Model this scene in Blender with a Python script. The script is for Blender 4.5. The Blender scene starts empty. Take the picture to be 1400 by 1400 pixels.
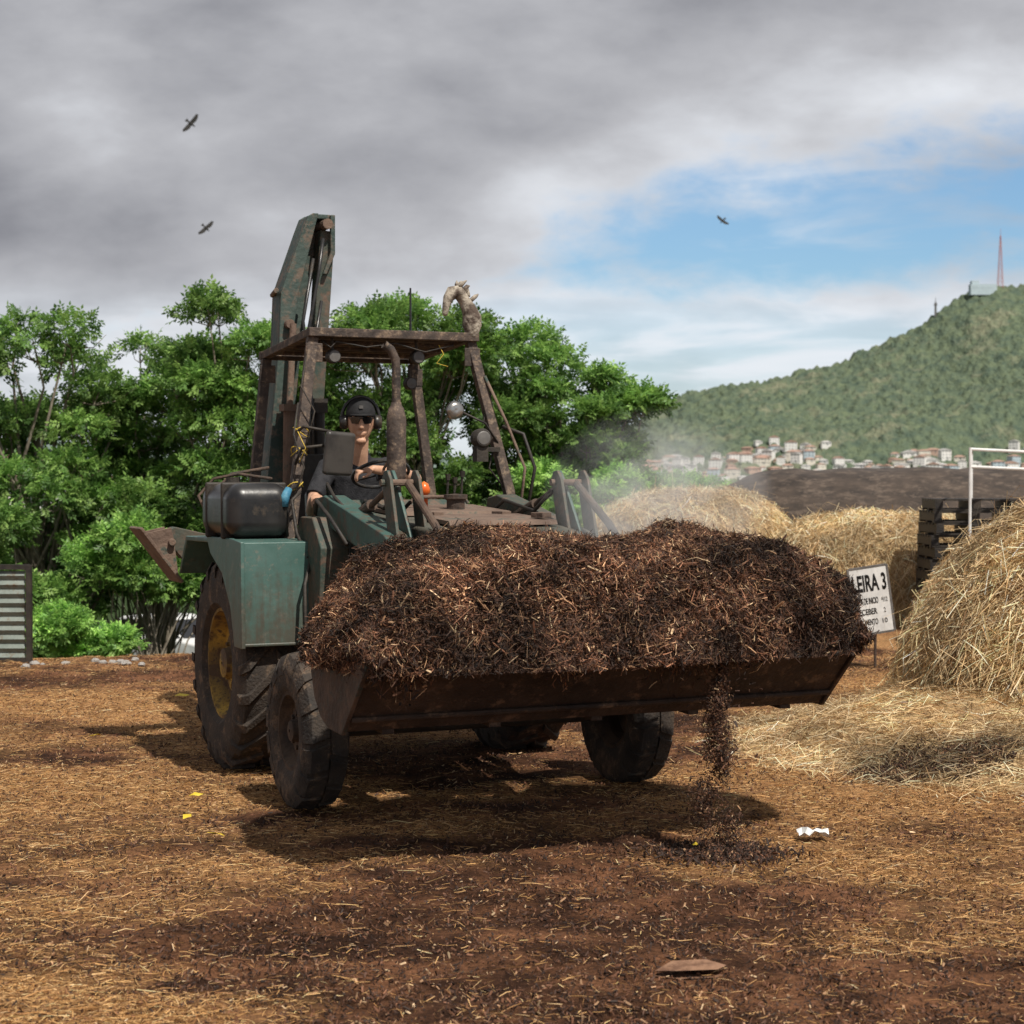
import bpy, math, random
import numpy as np
from mathutils import Vector, Matrix, Euler
rng=np.random.default_rng(7); random.seed(7)
sc=bpy.context.scene; COL=sc.collection
# ------------------------------------------------------------ noise
T=rng.random((64,64,64))
def vnoise(x,y,z):
    x=np.asarray(x,float);y=np.asarray(y,float)+0*x;z=np.asarray(z,float)+0*x
    xi=np.floor(x).astype(int);yi=np.floor(y).astype(int);zi=np.floor(z).astype(int)
    fx=x-xi;fy=y-yi;fz=z-zi
    fx=fx*fx*(3-2*fx);fy=fy*fy*(3-2*fy);fz=fz*fz*(3-2*fz)
    g=lambda a,b,c:T[(xi+a)&63,(yi+b)&63,(zi+c)&63]
    l=lambda a,b,t:a+(b-a)*t
    return l(l(l(g(0,0,0),g(1,0,0),fx),l(g(0,1,0),g(1,1,0),fx),fy),l(l(g(0,0,1),g(1,0,1),fx),l(g(0,1,1),g(1,1,1),fx),fy),fz)
def fbm(x,y,z=0,o=4):
    s=0;a=.5;t=0;f=1
    for i in range(o):
        s=s+a*vnoise(np.asarray(x)*f+i*7.3,np.asarray(y)*f+i*3.1,np.asarray(z)*f+i*1.7);t+=a;a*=.5;f*=2.03
    return s/t
def sstep(a,b,x):
    t=np.clip((x-a)/(b-a),0,1);return t*t*(3-2*t)
# ------------------------------------------------------------ materials
def newmat(name):
    m=bpy.data.materials.new(name);m.use_nodes=True
    nt=m.node_tree;b=nt.nodes['Principled BSDF'];return m,nt,b
def c4(c):return (c[0],c[1],c[2],1)
def mat(name,c1,c2,scale=6,lo=.4,hi=.6,rough=.7,bump=.3,bscale=40,c3=None,s3=25,t3=.62,metal=0,spec=.4,rvar=.15,stretch=None):
    m,nt,b=newmat(name);N=nt.nodes;L=nt.links
    tc=N.new('ShaderNodeTexCoord');src=tc.outputs['Object']
    if stretch:
        mp=N.new('ShaderNodeMapping');mp.inputs['Scale'].default_value=stretch;L.new(src,mp.inputs[0]);src=mp.outputs[0]
    n=N.new('ShaderNodeTexNoise');n.inputs['Scale'].default_value=scale;n.inputs['Detail'].default_value=8;n.inputs['Roughness'].default_value=.65
    L.new(src,n.inputs['Vector'])
    r=N.new('ShaderNodeValToRGB');r.color_ramp.elements[0].position=lo;r.color_ramp.elements[0].color=c4(c1);r.color_ramp.elements[1].position=hi;r.color_ramp.elements[1].color=c4(c2)
    L.new(n.outputs['Fac'],r.inputs[0]);col=r.outputs[0]
    if c3:
        n3=N.new('ShaderNodeTexNoise');n3.inputs['Scale'].default_value=s3;n3.inputs['Detail'].default_value=7;n3.inputs['Roughness'].default_value=.75;L.new(src,n3.inputs['Vector'])
        mr=N.new('ShaderNodeMapRange');mr.inputs[1].default_value=t3-.06;mr.inputs[2].default_value=t3+.05;L.new(n3.outputs['Fac'],mr.inputs[0])
        mx=N.new('ShaderNodeMix');mx.data_type='RGBA';L.new(mr.outputs[0],mx.inputs[0]);L.new(col,mx.inputs[6]);mx.inputs[7].default_value=c4(c3);col=mx.outputs[2]
    L.new(col,b.inputs['Base Color'])
    mr2=N.new('ShaderNodeMapRange');mr2.inputs[3].default_value=max(0,rough-rvar);mr2.inputs[4].default_value=min(1,rough+rvar);L.new(n.outputs['Fac'],mr2.inputs[0]);L.new(mr2.outputs[0],b.inputs['Roughness'])
    b.inputs['Metallic'].default_value=metal;b.inputs['Specular IOR Level'].default_value=spec
    if bump:
        nb=N.new('ShaderNodeTexNoise');nb.inputs['Scale'].default_value=bscale;nb.inputs['Detail'].default_value=6;L.new(src,nb.inputs['Vector'])
        bp=N.new('ShaderNodeBump');bp.inputs['Strength'].default_value=bump;bp.inputs['Distance'].default_value=.02;L.new(nb.outputs['Fac'],bp.inputs['Height']);L.new(bp.outputs[0],b.inputs['Normal'])
    return m
def grime(m,col=(.075,.052,.036),zlo=.8,zhi=1.5,amt=.8):
    # mud film that thickens towards the bottom of a painted panel (object space height) plus vertical streaks
    nt=m.node_tree;N=nt.nodes;L=nt.links;b=N['Principled BSDF'];src=b.inputs['Base Color'].links[0].from_socket
    tc=N.new('ShaderNodeTexCoord');sp=N.new('ShaderNodeSeparateXYZ');L.new(tc.outputs['Object'],sp.inputs[0])
    mr=N.new('ShaderNodeMapRange');mr.inputs[1].default_value=zhi;mr.inputs[2].default_value=zlo;mr.inputs[3].default_value=0;mr.inputs[4].default_value=.55;L.new(sp.outputs['Z'],mr.inputs[0])
    mp=N.new('ShaderNodeMapping');mp.inputs['Scale'].default_value=(22,22,1.6);L.new(tc.outputs['Object'],mp.inputs[0])
    n=N.new('ShaderNodeTexNoise');n.inputs['Scale'].default_value=1;n.inputs['Detail'].default_value=7;n.inputs['Roughness'].default_value=.7;L.new(mp.outputs[0],n.inputs['Vector'])
    n2=N.new('ShaderNodeTexNoise');n2.inputs['Scale'].default_value=26;n2.inputs['Detail'].default_value=5;L.new(tc.outputs['Object'],n2.inputs['Vector'])
    ad=N.new('ShaderNodeMath');ad.operation='ADD';L.new(n.outputs['Fac'],ad.inputs[0]);L.new(mr.outputs[0],ad.inputs[1])
    ad2=N.new('ShaderNodeMath');ad2.operation='MULTIPLY_ADD';L.new(n2.outputs['Fac'],ad2.inputs[0]);ad2.inputs[1].default_value=.5;L.new(ad.outputs[0],ad2.inputs[2])
    m2=N.new('ShaderNodeMapRange');m2.inputs[1].default_value=.90;m2.inputs[2].default_value=1.30;m2.inputs[4].default_value=amt;L.new(ad2.outputs[0],m2.inputs[0])
    mx=N.new('ShaderNodeMix');mx.data_type='RGBA';L.new(m2.outputs[0],mx.inputs[0]);L.new(src,mx.inputs[6]);mx.inputs[7].default_value=c4(col);L.new(mx.outputs[2],b.inputs['Base Color'])
    return m
def matcol(name,rough=.8,trans=0,spec=.2,nscale=0,namp=.5,bump=0,bd=.02):
    m,nt,b=newmat(name);N=nt.nodes;L=nt.links
    a=N.new('ShaderNodeAttribute');a.attribute_name='Col';col=a.outputs['Color']
    if nscale:
        tc=N.new('ShaderNodeTexCoord');n=N.new('ShaderNodeTexNoise');n.inputs['Scale'].default_value=nscale;n.inputs['Detail'].default_value=10;n.inputs['Roughness'].default_value=.75;L.new(tc.outputs['Object'],n.inputs['Vector'])
        mr=N.new('ShaderNodeMapRange');mr.inputs[1].default_value=.3;mr.inputs[2].default_value=.7;mr.inputs[3].default_value=1-namp;mr.inputs[4].default_value=1+namp;L.new(n.outputs['Fac'],mr.inputs[0])
        vm=N.new('ShaderNodeVectorMath');vm.operation='SCALE';L.new(col,vm.inputs[0]);L.new(mr.outputs[0],vm.inputs['Scale']);col=vm.outputs[0]
        if bump:
            bp=N.new('ShaderNodeBump');bp.inputs['Strength'].default_value=bump;bp.inputs['Distance'].default_value=bd;L.new(n.outputs['Fac'],bp.inputs['Height']);L.new(bp.outputs[0],b.inputs['Normal'])
    L.new(col,b.inputs['Base Color']);b.inputs['Roughness'].default_value=rough;b.inputs['Specular IOR Level'].default_value=spec
    if trans:
        t=N.new('ShaderNodeBsdfTranslucent');L.new(col,t.inputs['Color']);mx=N.new('ShaderNodeMixShader');mx.inputs[0].default_value=trans
        L.new(b.outputs[0],mx.inputs[1]);L.new(t.outputs[0],mx.inputs[2]);L.new(mx.outputs[0],N['Material Output'].inputs[0])
    return m
M={}
M['green']=grime(mat('worn_green_paint',(.034,.080,.067),(.070,.130,.112),4,.35,.7,.5,.15,30,c3=(.095,.065,.045),s3=9,t3=.57,spec=.45),zlo=.9,zhi=1.6,amt=.65)
M['fender']=grime(mat('faded_teal_paint',(.050,.110,.094),(.092,.165,.145),2.5,.35,.7,.42,.10,20,c3=(.16,.17,.14),s3=17,t3=.61,spec=.5),amt=.75)
M['greend']=mat('dirty_green_paint',(.034,.060,.049),(.090,.080,.060),5,.38,.62,.65,.25,30,c3=(.13,.085,.06),s3=14,t3=.56)
M['boom']=mat('weathered_boom_paint',(.032,.054,.047),(.065,.092,.078),3,.35,.68,.6,.3,30,c3=(.13,.10,.075),s3=8,t3=.55)
M['rust']=mat('rusty_steel',(.040,.028,.022),(.12,.078,.055),7,.35,.65,.8,.4,40,c3=(.04,.05,.044),s3=9,t3=.6)
M['rustl']=mat('dusty_rusty_steel',(.10,.066,.05),(.22,.15,.11),6,.35,.65,.85,.4,40,c3=(.05,.07,.058),s3=6,t3=.6)
M['frame']=mat('dark_brown_frame',(.036,.028,.024),(.11,.079,.062),9,.35,.65,.75,.3,50,c3=(.22,.16,.11),s3=18,t3=.58)
M['hood']=mat('dusty_hood',(.055,.062,.050),(.17,.135,.10),5,.35,.65,.7,.3,60,c3=(.05,.075,.062),s3=5,t3=.54)
M['bucket']=mat('muddy_bucket_steel',(.020,.013,.010),(.070,.044,.030),3,.35,.7,.75,.8,22,c3=(.15,.095,.06),s3=9,t3=.60)
M['tyre']=mat('dirty_tyre_rubber',(.022,.019,.017),(.070,.053,.040),5,.35,.7,.85,.5,60,c3=(.14,.095,.062),s3=11,t3=.59)
M['rim']=mat('muddy_yellow_rim',(.09,.055,.03),(.44,.28,.05),6,.44,.58,.8,.4,50,c3=(.07,.048,.033),s3=12,t3=.56)
M['rimd']=mat('muddy_rim',(.035,.024,.018),(.09,.06,.04),6,.4,.6,.9,.4,50)
M['black']=mat('black_plastic',(.010,.010,.011),(.03,.028,.026),5,.35,.7,.35,.05,30,c3=(.07,.055,.04),s3=6,t3=.60,spec=.5)
M['dark']=mat('dark_metal',(.018,.016,.015),(.05,.04,.03),8,.35,.65,.6,.2,50)
M['chrome']=mat('worn_chrome',(.35,.34,.32),(.5,.48,.45),8,.4,.6,.3,.05,30,metal=.9)
M['glass']=mat('mirror_glass',(.25,.28,.30),(.35,.38,.40),2,.4,.6,.12,0,metal=1)
M['mirrorback']=mat('grey_mirror_shell',(.10,.095,.09),(.16,.15,.14),5,.4,.6,.4,.05,30)
M['mirrord']=mat('dark_mirror_shell',(.030,.028,.027),(.060,.054,.048),5,.4,.6,.35,.05,30)
M['orange']=mat('orange_lens',(.60,.10,.015),(.75,.17,.03),8,.4,.6,.25,0)
M['blue']=mat('blue_wrapping',(.04,.17,.27),(.10,.28,.38),14,.4,.6,.6,.2,50)
M['yellow']=mat('yellow_cord',(.50,.33,.03),(.65,.47,.08),14,.4,.6,.6,.1,50)
M['white']=mat('white_paint',(.60,.60,.59),(.76,.76,.74),5,.35,.65,.4,.03,30)
M['board']=mat('weathered_white_board',(.50,.50,.49),(.72,.72,.70),4,.35,.6,.5,.05,30,c3=(.30,.27,.23),s3=7,t3=.64)
M['skin']=mat('skin',(.50,.28,.18),(.60,.36,.24),12,.4,.6,.5,.05,90,spec=.4)
M['shirt']=mat('black_cotton',(.014,.014,.017),(.034,.034,.038),20,.4,.6,.9,.3,120)
M['jeans']=mat('dark_jeans',(.02,.026,.04),(.04,.05,.07),20,.4,.6,.9,.3,120)
M['hair']=mat('dark_hair',(.012,.008,.006),(.03,.02,.014),30,.4,.6,.6,.3,120)
M['cap']=mat('black_cap',(.010,.010,.011),(.02,.02,.022),20,.4,.6,.8,.2,120)
M['lens']=mat('dark_lens',(.006,.006,.007),(.01,.01,.01),5,.4,.6,.08,0,spec=.7)
M['bark']=mat('tree_bark',(.11,.09,.065),(.32,.28,.22),10,.35,.65,.9,.6,30,stretch=(1,1,.25))
M['leaf']=matcol('leaf_green',.45,.45,.4)
M['straw']=matcol('straw_blades',.6,.15,.35)
M['chips']=matcol('mulch_chips',.72,0,.35,60,.35)
M['ground']=matcol('mulch_ground',.95,0,.12,30,.85,1,.035)
M['haybase']=mat('packed_straw',(.22,.14,.065),(.55,.40,.21),14,.35,.65,.9,.9,18,c3=(.07,.04,.02),s3=9,t3=.66)
M['compost']=mat('dark_compost',(.018,.010,.007),(.085,.042,.025),22,.35,.65,.95,1,45)
M['tarp']=mat('brown_netting',(.030,.023,.019),(.075,.056,.044),3,.35,.65,.85,.35,6,c3=(.11,.083,.064),s3=5,t3=.56,stretch=(1,1,3))
# ------------------------------------------------------------ mesh helpers
def npmesh(name,V,F,C=None,smooth=False):
    me=bpy.data.meshes.new(name);V=np.ascontiguousarray(V,dtype=np.float32);F=np.ascontiguousarray(F,dtype=np.int32)
    k=F.shape[1];me.vertices.add(len(V));me.vertices.foreach_set('co',V.ravel())
    me.loops.add(F.size);me.loops.foreach_set('vertex_index',F.ravel())
    me.polygons.add(len(F));me.polygons.foreach_set('loop_start',np.arange(0,F.size,k,dtype=np.int32))
    me.update(calc_edges=True)
    if C is not None:
        a=me.color_attributes.new('Col','FLOAT_COLOR','POINT');cc=np.ones((len(V),4),np.float32);cc[:,:3]=C;a.data.foreach_set('color',cc.ravel())
    if smooth: me.shade_smooth()
    else: me.shade_flat()
    return me
def put(name,me,mats=None,parent=None,loc=None,rotz=0,**kw):
    o=bpy.data.objects.new(name,me);COL.objects.link(o)
    if mats is not None and me is not None:
        me.materials.clear()
        for m in (mats if isinstance(mats,(list,tuple)) else [mats]): me.materials.append(m)
    if parent: o.parent=parent
    if loc is not None:o.location=loc
    if rotz:o.rotation_euler=(0,0,rotz)
    for k,v in kw.items():o[k]=v
    return o
def frame(d,up=(0,0,1)):
    d=Vector(d).normalized();u=Vector(up)
    if abs(d.dot(u))>.98:u=Vector((0,1,0)) if abs(d.y)<.9 else Vector((1,0,0))
    s=d.cross(u).normalized();u=s.cross(d).normalized();return d,s,u
class B:
    def __init__(s):s.v=[];s.f=[];s.m=[];s.cm=0
    def _add(s,v,f):
        o=len(s.v);s.v+= [tuple(p) for p in v];s.f+=[tuple(i+o for i in q) for q in f];s.m+=[s.cm]*len(f);return s
    def box(s,c,d,rot=(0,0,0)):
        R=Euler(rot).to_matrix();c=Vector(c);h=Vector(d)/2
        v=[c+R@Vector((x*h.x,y*h.y,z*h.z)) for x in(-1,1) for y in(-1,1) for z in(-1,1)]
        return s._add(v,[(0,1,3,2),(4,6,7,5),(0,4,5,1),(2,3,7,6),(0,2,6,4),(1,5,7,3)])
    def beam(s,a,b,w,h,up=(0,0,1),w2=None,h2=None):
        a=Vector(a);b=Vector(b);d,r,u=frame(b-a,up);w2=w2 or w;h2=h2 or h
        v=[p+r*x*ww/2+u*z*hh/2 for p,ww,hh in((a,w,h),(b,w2,h2)) for x,z in((-1,-1),(1,-1),(1,1),(-1,1))]
        return s._add(v,[(3,2,1,0),(4,5,6,7),(0,1,5,4),(1,2,6,5),(2,3,7,6),(3,0,4,7)])
    def tube(s,path,rad,n=10,cap=True,round_=False,flat=1,up=(0,0,1)):
        P=[Vector(p) for p in path];R=list(rad) if hasattr(rad,'__len__') else [rad]*len(P)
        if round_:
            d0=(P[0]-P[1]).normalized();d1=(P[-1]-P[-2]).normalized()
            P=[P[0]+d0*R[0]*.85,P[0]+d0*R[0]*.55]+P+[P[-1]+d1*R[-1]*.55,P[-1]+d1*R[-1]*.85]
            R=[R[0]*.45,R[0]*.82]+R+[R[-1]*.82,R[-1]*.45]
        v=[];pr=None
        for i,p in enumerate(P):
            d=(P[min(i+1,len(P)-1)]-P[max(i-1,0)]).normalized()
            if pr is None:_,sd,u=frame(d,up)
            else:
                sd=(pr-d*pr.dot(d)).normalized();u=sd.cross(d).normalized()
            pr=sd
            for k in range(n):
                a=2*math.pi*k/n;v.append(p+sd*math.cos(a)*R[i]+u*math.sin(a)*R[i]*flat)
        f=[(i*n+k,i*n+(k+1)%n,(i+1)*n+(k+1)%n,(i+1)*n+k) for i in range(len(P)-1) for k in range(n)]
        if cap:f+=[tuple(range(n-1,-1,-1)),tuple((len(P)-1)*n+k for k in range(n))]
        return s._add(v,f)
    def lathe(s,prof,c=(0,0,0),axis='x',n=48):
        v=[]
        for (a,r) in prof:
            for k in range(n):
                t=2*math.pi*k/n;x,y=r*math.cos(t),r*math.sin(t)
                p={'x':(a,x,y),'y':(x,a,y),'z':(x,y,a)}[axis];v.append((p[0]+c[0],p[1]+c[1],p[2]+c[2]))
        m=len(prof);f=[(i*n+k,i*n+(k+1)%n,(i+1)*n+(k+1)%n,(i+1)*n+k) for i in range(m-1) for k in range(n)]
        return s._add(v,f)
    def ext(s,pts,a,b,plane='yz'):
        mk={'yz':lambda p,t:(t,p[0],p[1]),'xz':lambda p,t:(p[0],t,p[1]),'xy':lambda p,t:(p[0],p[1],t)}[plane]
        n=len(pts);v=[mk(p,a) for p in pts]+[mk(p,b) for p in pts]
        return s._add(v,[tuple(range(n)),tuple(range(2*n-1,n-1,-1))]+[(i,i+n,(i+1)%n+n,(i+1)%n) for i in range(n)])
    def mesh(s,name,smooth=False,fix=True):
        me=bpy.data.meshes.new(name);me.from_pydata(s.v,[],s.f);me.polygons.foreach_set('material_index',s.m)
        if fix:
            import bmesh
            bm=bmesh.new();bm.from_mesh(me);bmesh.ops.recalc_face_normals(bm,faces=bm.faces);bm.to_mesh(me);bm.free()
        if smooth:me.shade_smooth()
        return me
    def obj(s,name,mats,parent=None,bevel=0,smooth=False,loc=None,**kw):
        me=s.mesh(name,smooth);o=put(name,me,mats,parent,loc,**kw)
        if bevel:
            b=o.modifiers.new('b','BEVEL');b.width=bevel;b.segments=2;b.limit_method='ANGLE';b.angle_limit=.6
            if not smooth:
                me.shade_smooth();
                w=o.modifiers.new('w','WEIGHTED_NORMAL')
        return o
def tubes(name,m,parent,lst,n=8,smooth=True):
    for path,r in lst:
        b=B();b.tube(path,r,n);b.obj(name,m,parent,smooth=smooth)
def empty(name,loc,rotz=0,**kw):
    o=put(name,None,None,None,loc,rotz,**kw);o.empty_display_size=.2;return o
def unit(a):return a/np.maximum(np.linalg.norm(a,axis=1,keepdims=True),1e-9)
def strands(P,D,L,W,C,bend=.15,rg=rng):
    n=len(P);D=unit(D);L=L[:,None];W=W[:,None]
    S=unit(np.cross(D,rg.normal(size=(n,3))));U=np.cross(S,D)
    k=rg.normal(size=(n,1))*bend*L
    a=P-D*L/2;b=P+U*k;c=P+D*L/2
    V=np.stack([a-S*W/2,a+S*W/2,b-S*W/2,b+S*W/2,c-S*W/3,c+S*W/3],1).reshape(-1,3)
    i=np.arange(n)[:,None]*6;F=np.concatenate([i+np.array([[0,1,3,2]]),i+np.array([[2,3,5,4]])],0)
    return V,F,np.repeat(C,6,0)
def chips(P,sz,C,rg=rng,el=3.2,fl=.22,mx=.0085):
    n=len(P);sz=np.minimum(sz,mx);A=unit(rg.normal(size=(n,3)));Bv=unit(np.cross(A,rg.normal(size=(n,3))));Cv=np.cross(A,Bv)
    s=sz[:,None];e=rg.uniform(1,el,(n,1));A=A*s*e;Bv=Bv*s*rg.uniform(.35,.9,(n,1));Cv=Cv*s*fl
    V=np.stack([P-A*.9-Bv-Cv,P+A-Bv*.5-Cv,P+A*.7+Bv-Cv,P-A*1.1+Bv*.6-Cv,P-A+-Bv*.8+Cv,P+A*.85-Bv+Cv,P+A+Bv*.55+Cv,P-A*.7+Bv+Cv],1).reshape(-1,3)
    q=np.array([[0,3,2,1],[4,5,6,7],[0,1,5,4],[1,2,6,5],[2,3,7,6],[3,0,4,7]])
    F=(np.arange(n)[:,None,None]*8+q[None]).reshape(-1,4);return V,F,np.repeat(C,8,0)
def merge(parts):
    Vs=[];Fs=[];Cs=[];o=0
    for V,F,C in parts:
        Vs.append(V);Fs.append(F+o);Cs.append(C);o+=len(V)
    return np.concatenate(Vs),np.concatenate(Fs),np.concatenate(Cs)
STRAW=np.array([[.68,.50,.28],[.58,.40,.20],[.80,.65,.42],[.42,.26,.12],[.25,.14,.07]])
MULCH=np.array([[.030,.017,.012],[.070,.034,.021],[.155,.070,.038],[.32,.185,.10],[.52,.37,.22]])
def pick(pal,n,p,rg=rng,j=.25):
    c=pal[rg.choice(len(pal),n,p=p)];return np.clip(c*(1+rg.normal(size=(n,1))*j),.004,.85)
# ------------------------------------------------------------ ground
def ground_z(x,y):
    ye=np.where(x<1.5,17.6+.3*(x+4),17.6+1.65+(x-1.5)*12);ye=np.minimum(ye,34)
    s=sstep(0,9,y-ye);z=-3.3*s-6*sstep(50,200,y)
    z=z+(.05*(fbm(x*.5,y*.5,2,3)-.5)+.05*(fbm(x*3,y*3,5,3)-.5)*sstep(60,20,np.abs(y)))
    return z
def straw_shade_f(x,y):
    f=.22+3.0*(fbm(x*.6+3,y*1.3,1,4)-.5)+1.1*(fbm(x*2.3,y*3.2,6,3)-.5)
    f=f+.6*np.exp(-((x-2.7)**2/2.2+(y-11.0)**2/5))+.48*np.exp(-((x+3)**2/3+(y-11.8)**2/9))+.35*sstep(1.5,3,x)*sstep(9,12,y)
    f=f-.75*np.exp(-((x-.2)**2/2.6+(y-9.5)**2/1.5))-.25*sstep(8.8,6.8,y)*sstep(-2.5,-.5,x)+.28*sstep(-1.0,-2.0,x)*sstep(8,6.5,y)  # first term paints the loader's shadow zone dark by cutting the straw
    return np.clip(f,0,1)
def geo(a,b,first,ratio):
    out=[];d=first;p=a
    while abs(p-a)<abs(b-a):
        p+=d*(1 if b>a else -1);d*=ratio;out.append(p)
    return out
xs=np.array(sorted(geo(-5,-4000,.08,1.25)+list(np.arange(-5,6,.045))+geo(6,4000,.08,1.25)))
ys=np.array(sorted(geo(5.4,-400,.08,1.3)+list(np.arange(5.4,18.6,.04))+geo(18.6,6000,.08,1.12)))
X,Y=np.meshgrid(xs,ys);Z=ground_z(X,Y)
fine=sstep(30,16,Y)*sstep(9,6,np.abs(X));Z=Z+fine*(.04*(fbm(X*7,Y*7,9,3)-.5))
sf=straw_shade_f(X,Y)[...,None];fn=fbm(X*5,Y*5,4,4)[...,None]
fn=np.clip((fn-.5)*2.8+.5,0,1)
damp=np.clip((fbm(X*.9+9,Y*1.7,12,3)[...,None]-.50)*6,0,1)
base=np.array([.055,.025,.014])*(1-fn)+np.array([.22,.10,.050])*fn
base=base*(1-.42*damp)
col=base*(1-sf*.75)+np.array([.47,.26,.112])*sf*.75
veg=sstep(1.5,4,Y-np.where(X<1.5,17.6+.3*(X+4),36))[...,None]
col=col*(1-veg)+np.array([.035,.06,.018])*veg
nx,ny=len(xs),len(ys);idx=np.arange(nx*ny).reshape(ny,nx)
F=np.stack([idx[:-1,:-1],idx[:-1,1:],idx[1:,1:],idx[1:,:-1]],-1).reshape(-1,4)
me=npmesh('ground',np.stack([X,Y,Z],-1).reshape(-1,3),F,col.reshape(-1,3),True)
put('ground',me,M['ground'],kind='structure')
def sample_ground(n,rg=rng):
    y=5.4+(18.5-5.4)*rg.random(n)**1.25;x=rg.uniform(-.33,.36,n)*y+rg.normal(size=n)*.2
    return x,y
x,y=sample_ground(380000);k=rng.random(len(x))<(.045+.74*straw_shade_f(x,y));x=x[k];y=y[k];n=len(x)
z=ground_z(x,y)+.006+rng.random(n)*.010
a=rng.uniform(0,2*np.pi,n);D=np.stack([np.cos(a),np.sin(a),rng.normal(size=n)*.08],1)
me=npmesh('straw_litter',*strands(np.stack([x,y,z],1),D,rng.gamma(1.8,.019,n)+.010,rng.uniform(.0012,.0032,n),pick(STRAW,n,[.20,.28,.08,.27,.17])*np.array([.96,.80,.62]),.12));put('straw_litter',me,M['straw'],kind='stuff')
x,y=sample_ground(120000);n=len(x);z=ground_z(x,y)+.003+rng.random(n)*.006
me=npmesh('mulch_litter',*chips(np.stack([x,y,z],1),rng.gamma(1.8,.0016,n)+.0014,pick(MULCH,n,[.29,.33,.28,.08,.02]),mx=.0055));put('mulch_litter',me,M['chips'],kind='stuff')
# ------------------------------------------------------------ mounds
class Mound:
    def __init__(s,c,a,b,h,p=3.,q=.6,sup=2.,amp=.08,fr=1.5,rot=0,seed=0,up=0,hook=None):
        s.__dict__.update(locals())
    def xy(s,x,y):
        r=(np.abs(x)**s.sup+np.abs(y)**s.sup)**(1/s.sup)
        z=s.h*np.maximum(1-r**s.p,0)**s.q
        x=x*s.a;y=y*s.b
        if s.hook:z=z*s.hook(x,y)
        N=np.stack([x/s.a**2,y/s.b**2,z/s.h**2+.05],-1);N=N/np.linalg.norm(N,axis=-1,keepdims=True)
        if s.up:
            N=N*(1-s.up)+np.array([0,0,1.])*s.up;N=N/np.linalg.norm(N,axis=-1,keepdims=True)
        d=s.amp*2*(fbm(x*s.fr+s.seed,y*s.fr,z*s.fr+s.seed,4)-.45)
        if s.up:d=d*np.clip((1-r)*4,0,1)
        P=np.stack([x,y,z],-1)+N*d[...,None]
        c,k=math.cos(s.rot),math.sin(s.rot)
        R=np.array([[c,k,0],[-k,c,0],[0,0,1]])
        return P@R+np.array(s.c),N@R
    def pt(s,r,t):
        ct,st=np.cos(t),np.sin(t);e=2/s.sup
        return s.xy(r*np.sign(ct)*np.abs(ct)**e,r*np.sign(st)*np.abs(st)**e)
    def mesh(s,name,nr=60,nt=160):
        r=np.linspace(0,1,nr)**.8;t=np.linspace(0,2*np.pi,nt,endpoint=False)
        t=t+.25*(s.sup-2)*np.sin(4*t)*-.12
        R,Tt=np.meshgrid(r,t,indexing='ij')
        P,_=s.pt(R,Tt);i=np.arange(nr*nt).reshape(nr,nt);j=np.roll(i,-1,1)
        F=np.stack([i[:-1],i[1:],j[1:],j[:-1]],-1).reshape(-1,4);return npmesh(name,P.reshape(-1,3),F,None,True)
    def samp(s,n,rg=rng,e=1.5):
        x=rg.uniform(-1,1,2*n+200);y=rg.uniform(-1,1,2*n+200);r=(np.abs(x)**s.sup+np.abs(y)**s.sup)**(1/s.sup);k=(r<1)&(r>.01)
        x=x[k][:n];y=y[k][:n];r=r[k][:n];q=(1-(1-r)**e)/r;return s.xy(x*q,y*q)
def hay(name,m,n,label,L=.2,W=.006,P_=[.3,.28,.2,.16,.06],rest=True,down=.9,dark=None,**kw):
    if rest:o=put(name,m.mesh(name),M['haybase'],label=label,category='straw pile',**kw)
    else:o=put(name,m.mesh(name),M['haybase'],kind='stuff')
    P,N=m.samp(n,e=1.5 if rest else 1.0);n=len(P);P=P+N*(rng.uniform(-.01,.05,(n,1)) if rest else rng.uniform(-.005,.03,(n,1)))
    g=np.array([0,0,-1.]);dn=g-N*(N@g)[:,None]
    D=dn*down+unit(rng.normal(size=(n,3)))*.75;D=D-N*(np.sum(D*N,1)[:,None])*(.75 if rest else .85)
    cl=.68+.66*np.clip((fbm(P[:,0]*2.2,P[:,1]*2.2,P[:,2]*2.2,3)[:,None]-.35)/.3,0,1)
    if dark:cl=cl*dark(P)[:,None]
    me=npmesh('loose_straw',*strands(P,D,rng.gamma(4,L/4,n)+.03,rng.uniform(.6,1.3,n)*W,np.clip(pick(STRAW,n,P_)*cl,0,.85),.18))
    put('loose_straw',me,M['straw'],parent=o,kind='stuff')
    return o
hay('straw_mound',Mound((4.95,12.35,-.03),2.2,1.75,1.76,3.4,.72,2.2,.15,1.6,seed=3),72000,'tall golden straw mound with loose shaggy blades',.22,.0052)
dkf=lambda P:1-.75*np.exp(-((P[:,1]-10.55-.14*np.sin(P[:,0]*3))/.30)**2)*sstep(1.7,2.5,P[:,0])
hay('straw_skirt',Mound((4.45,12.0,-.03),3.2,2.7,1.15,1.0,1.5,2,.09,2,seed=5,up=.85),70000,'',.13,.0038,rest=False,down=.3,dark=dkf,P_=[.26,.29,.15,.2,.10])
hay('straw_mound',Mound((2.35,24.5,-.1),1.75,1.5,1.72,4,.5,2.8,.1,1.2,seed=9),26000,'rounded pale straw heap beside the netting cover',.15,.007,P_=[.33,.22,.33,.09,.03])
hay('straw_mound',Mound((4.9,22.8,-.1),1.75,1.3,1.42,4,.5,2.8,.12,1.0,seed=14),26000,'pale straw heap behind the small sign board',.15,.007,P_=[.33,.22,.33,.09,.03])
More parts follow.
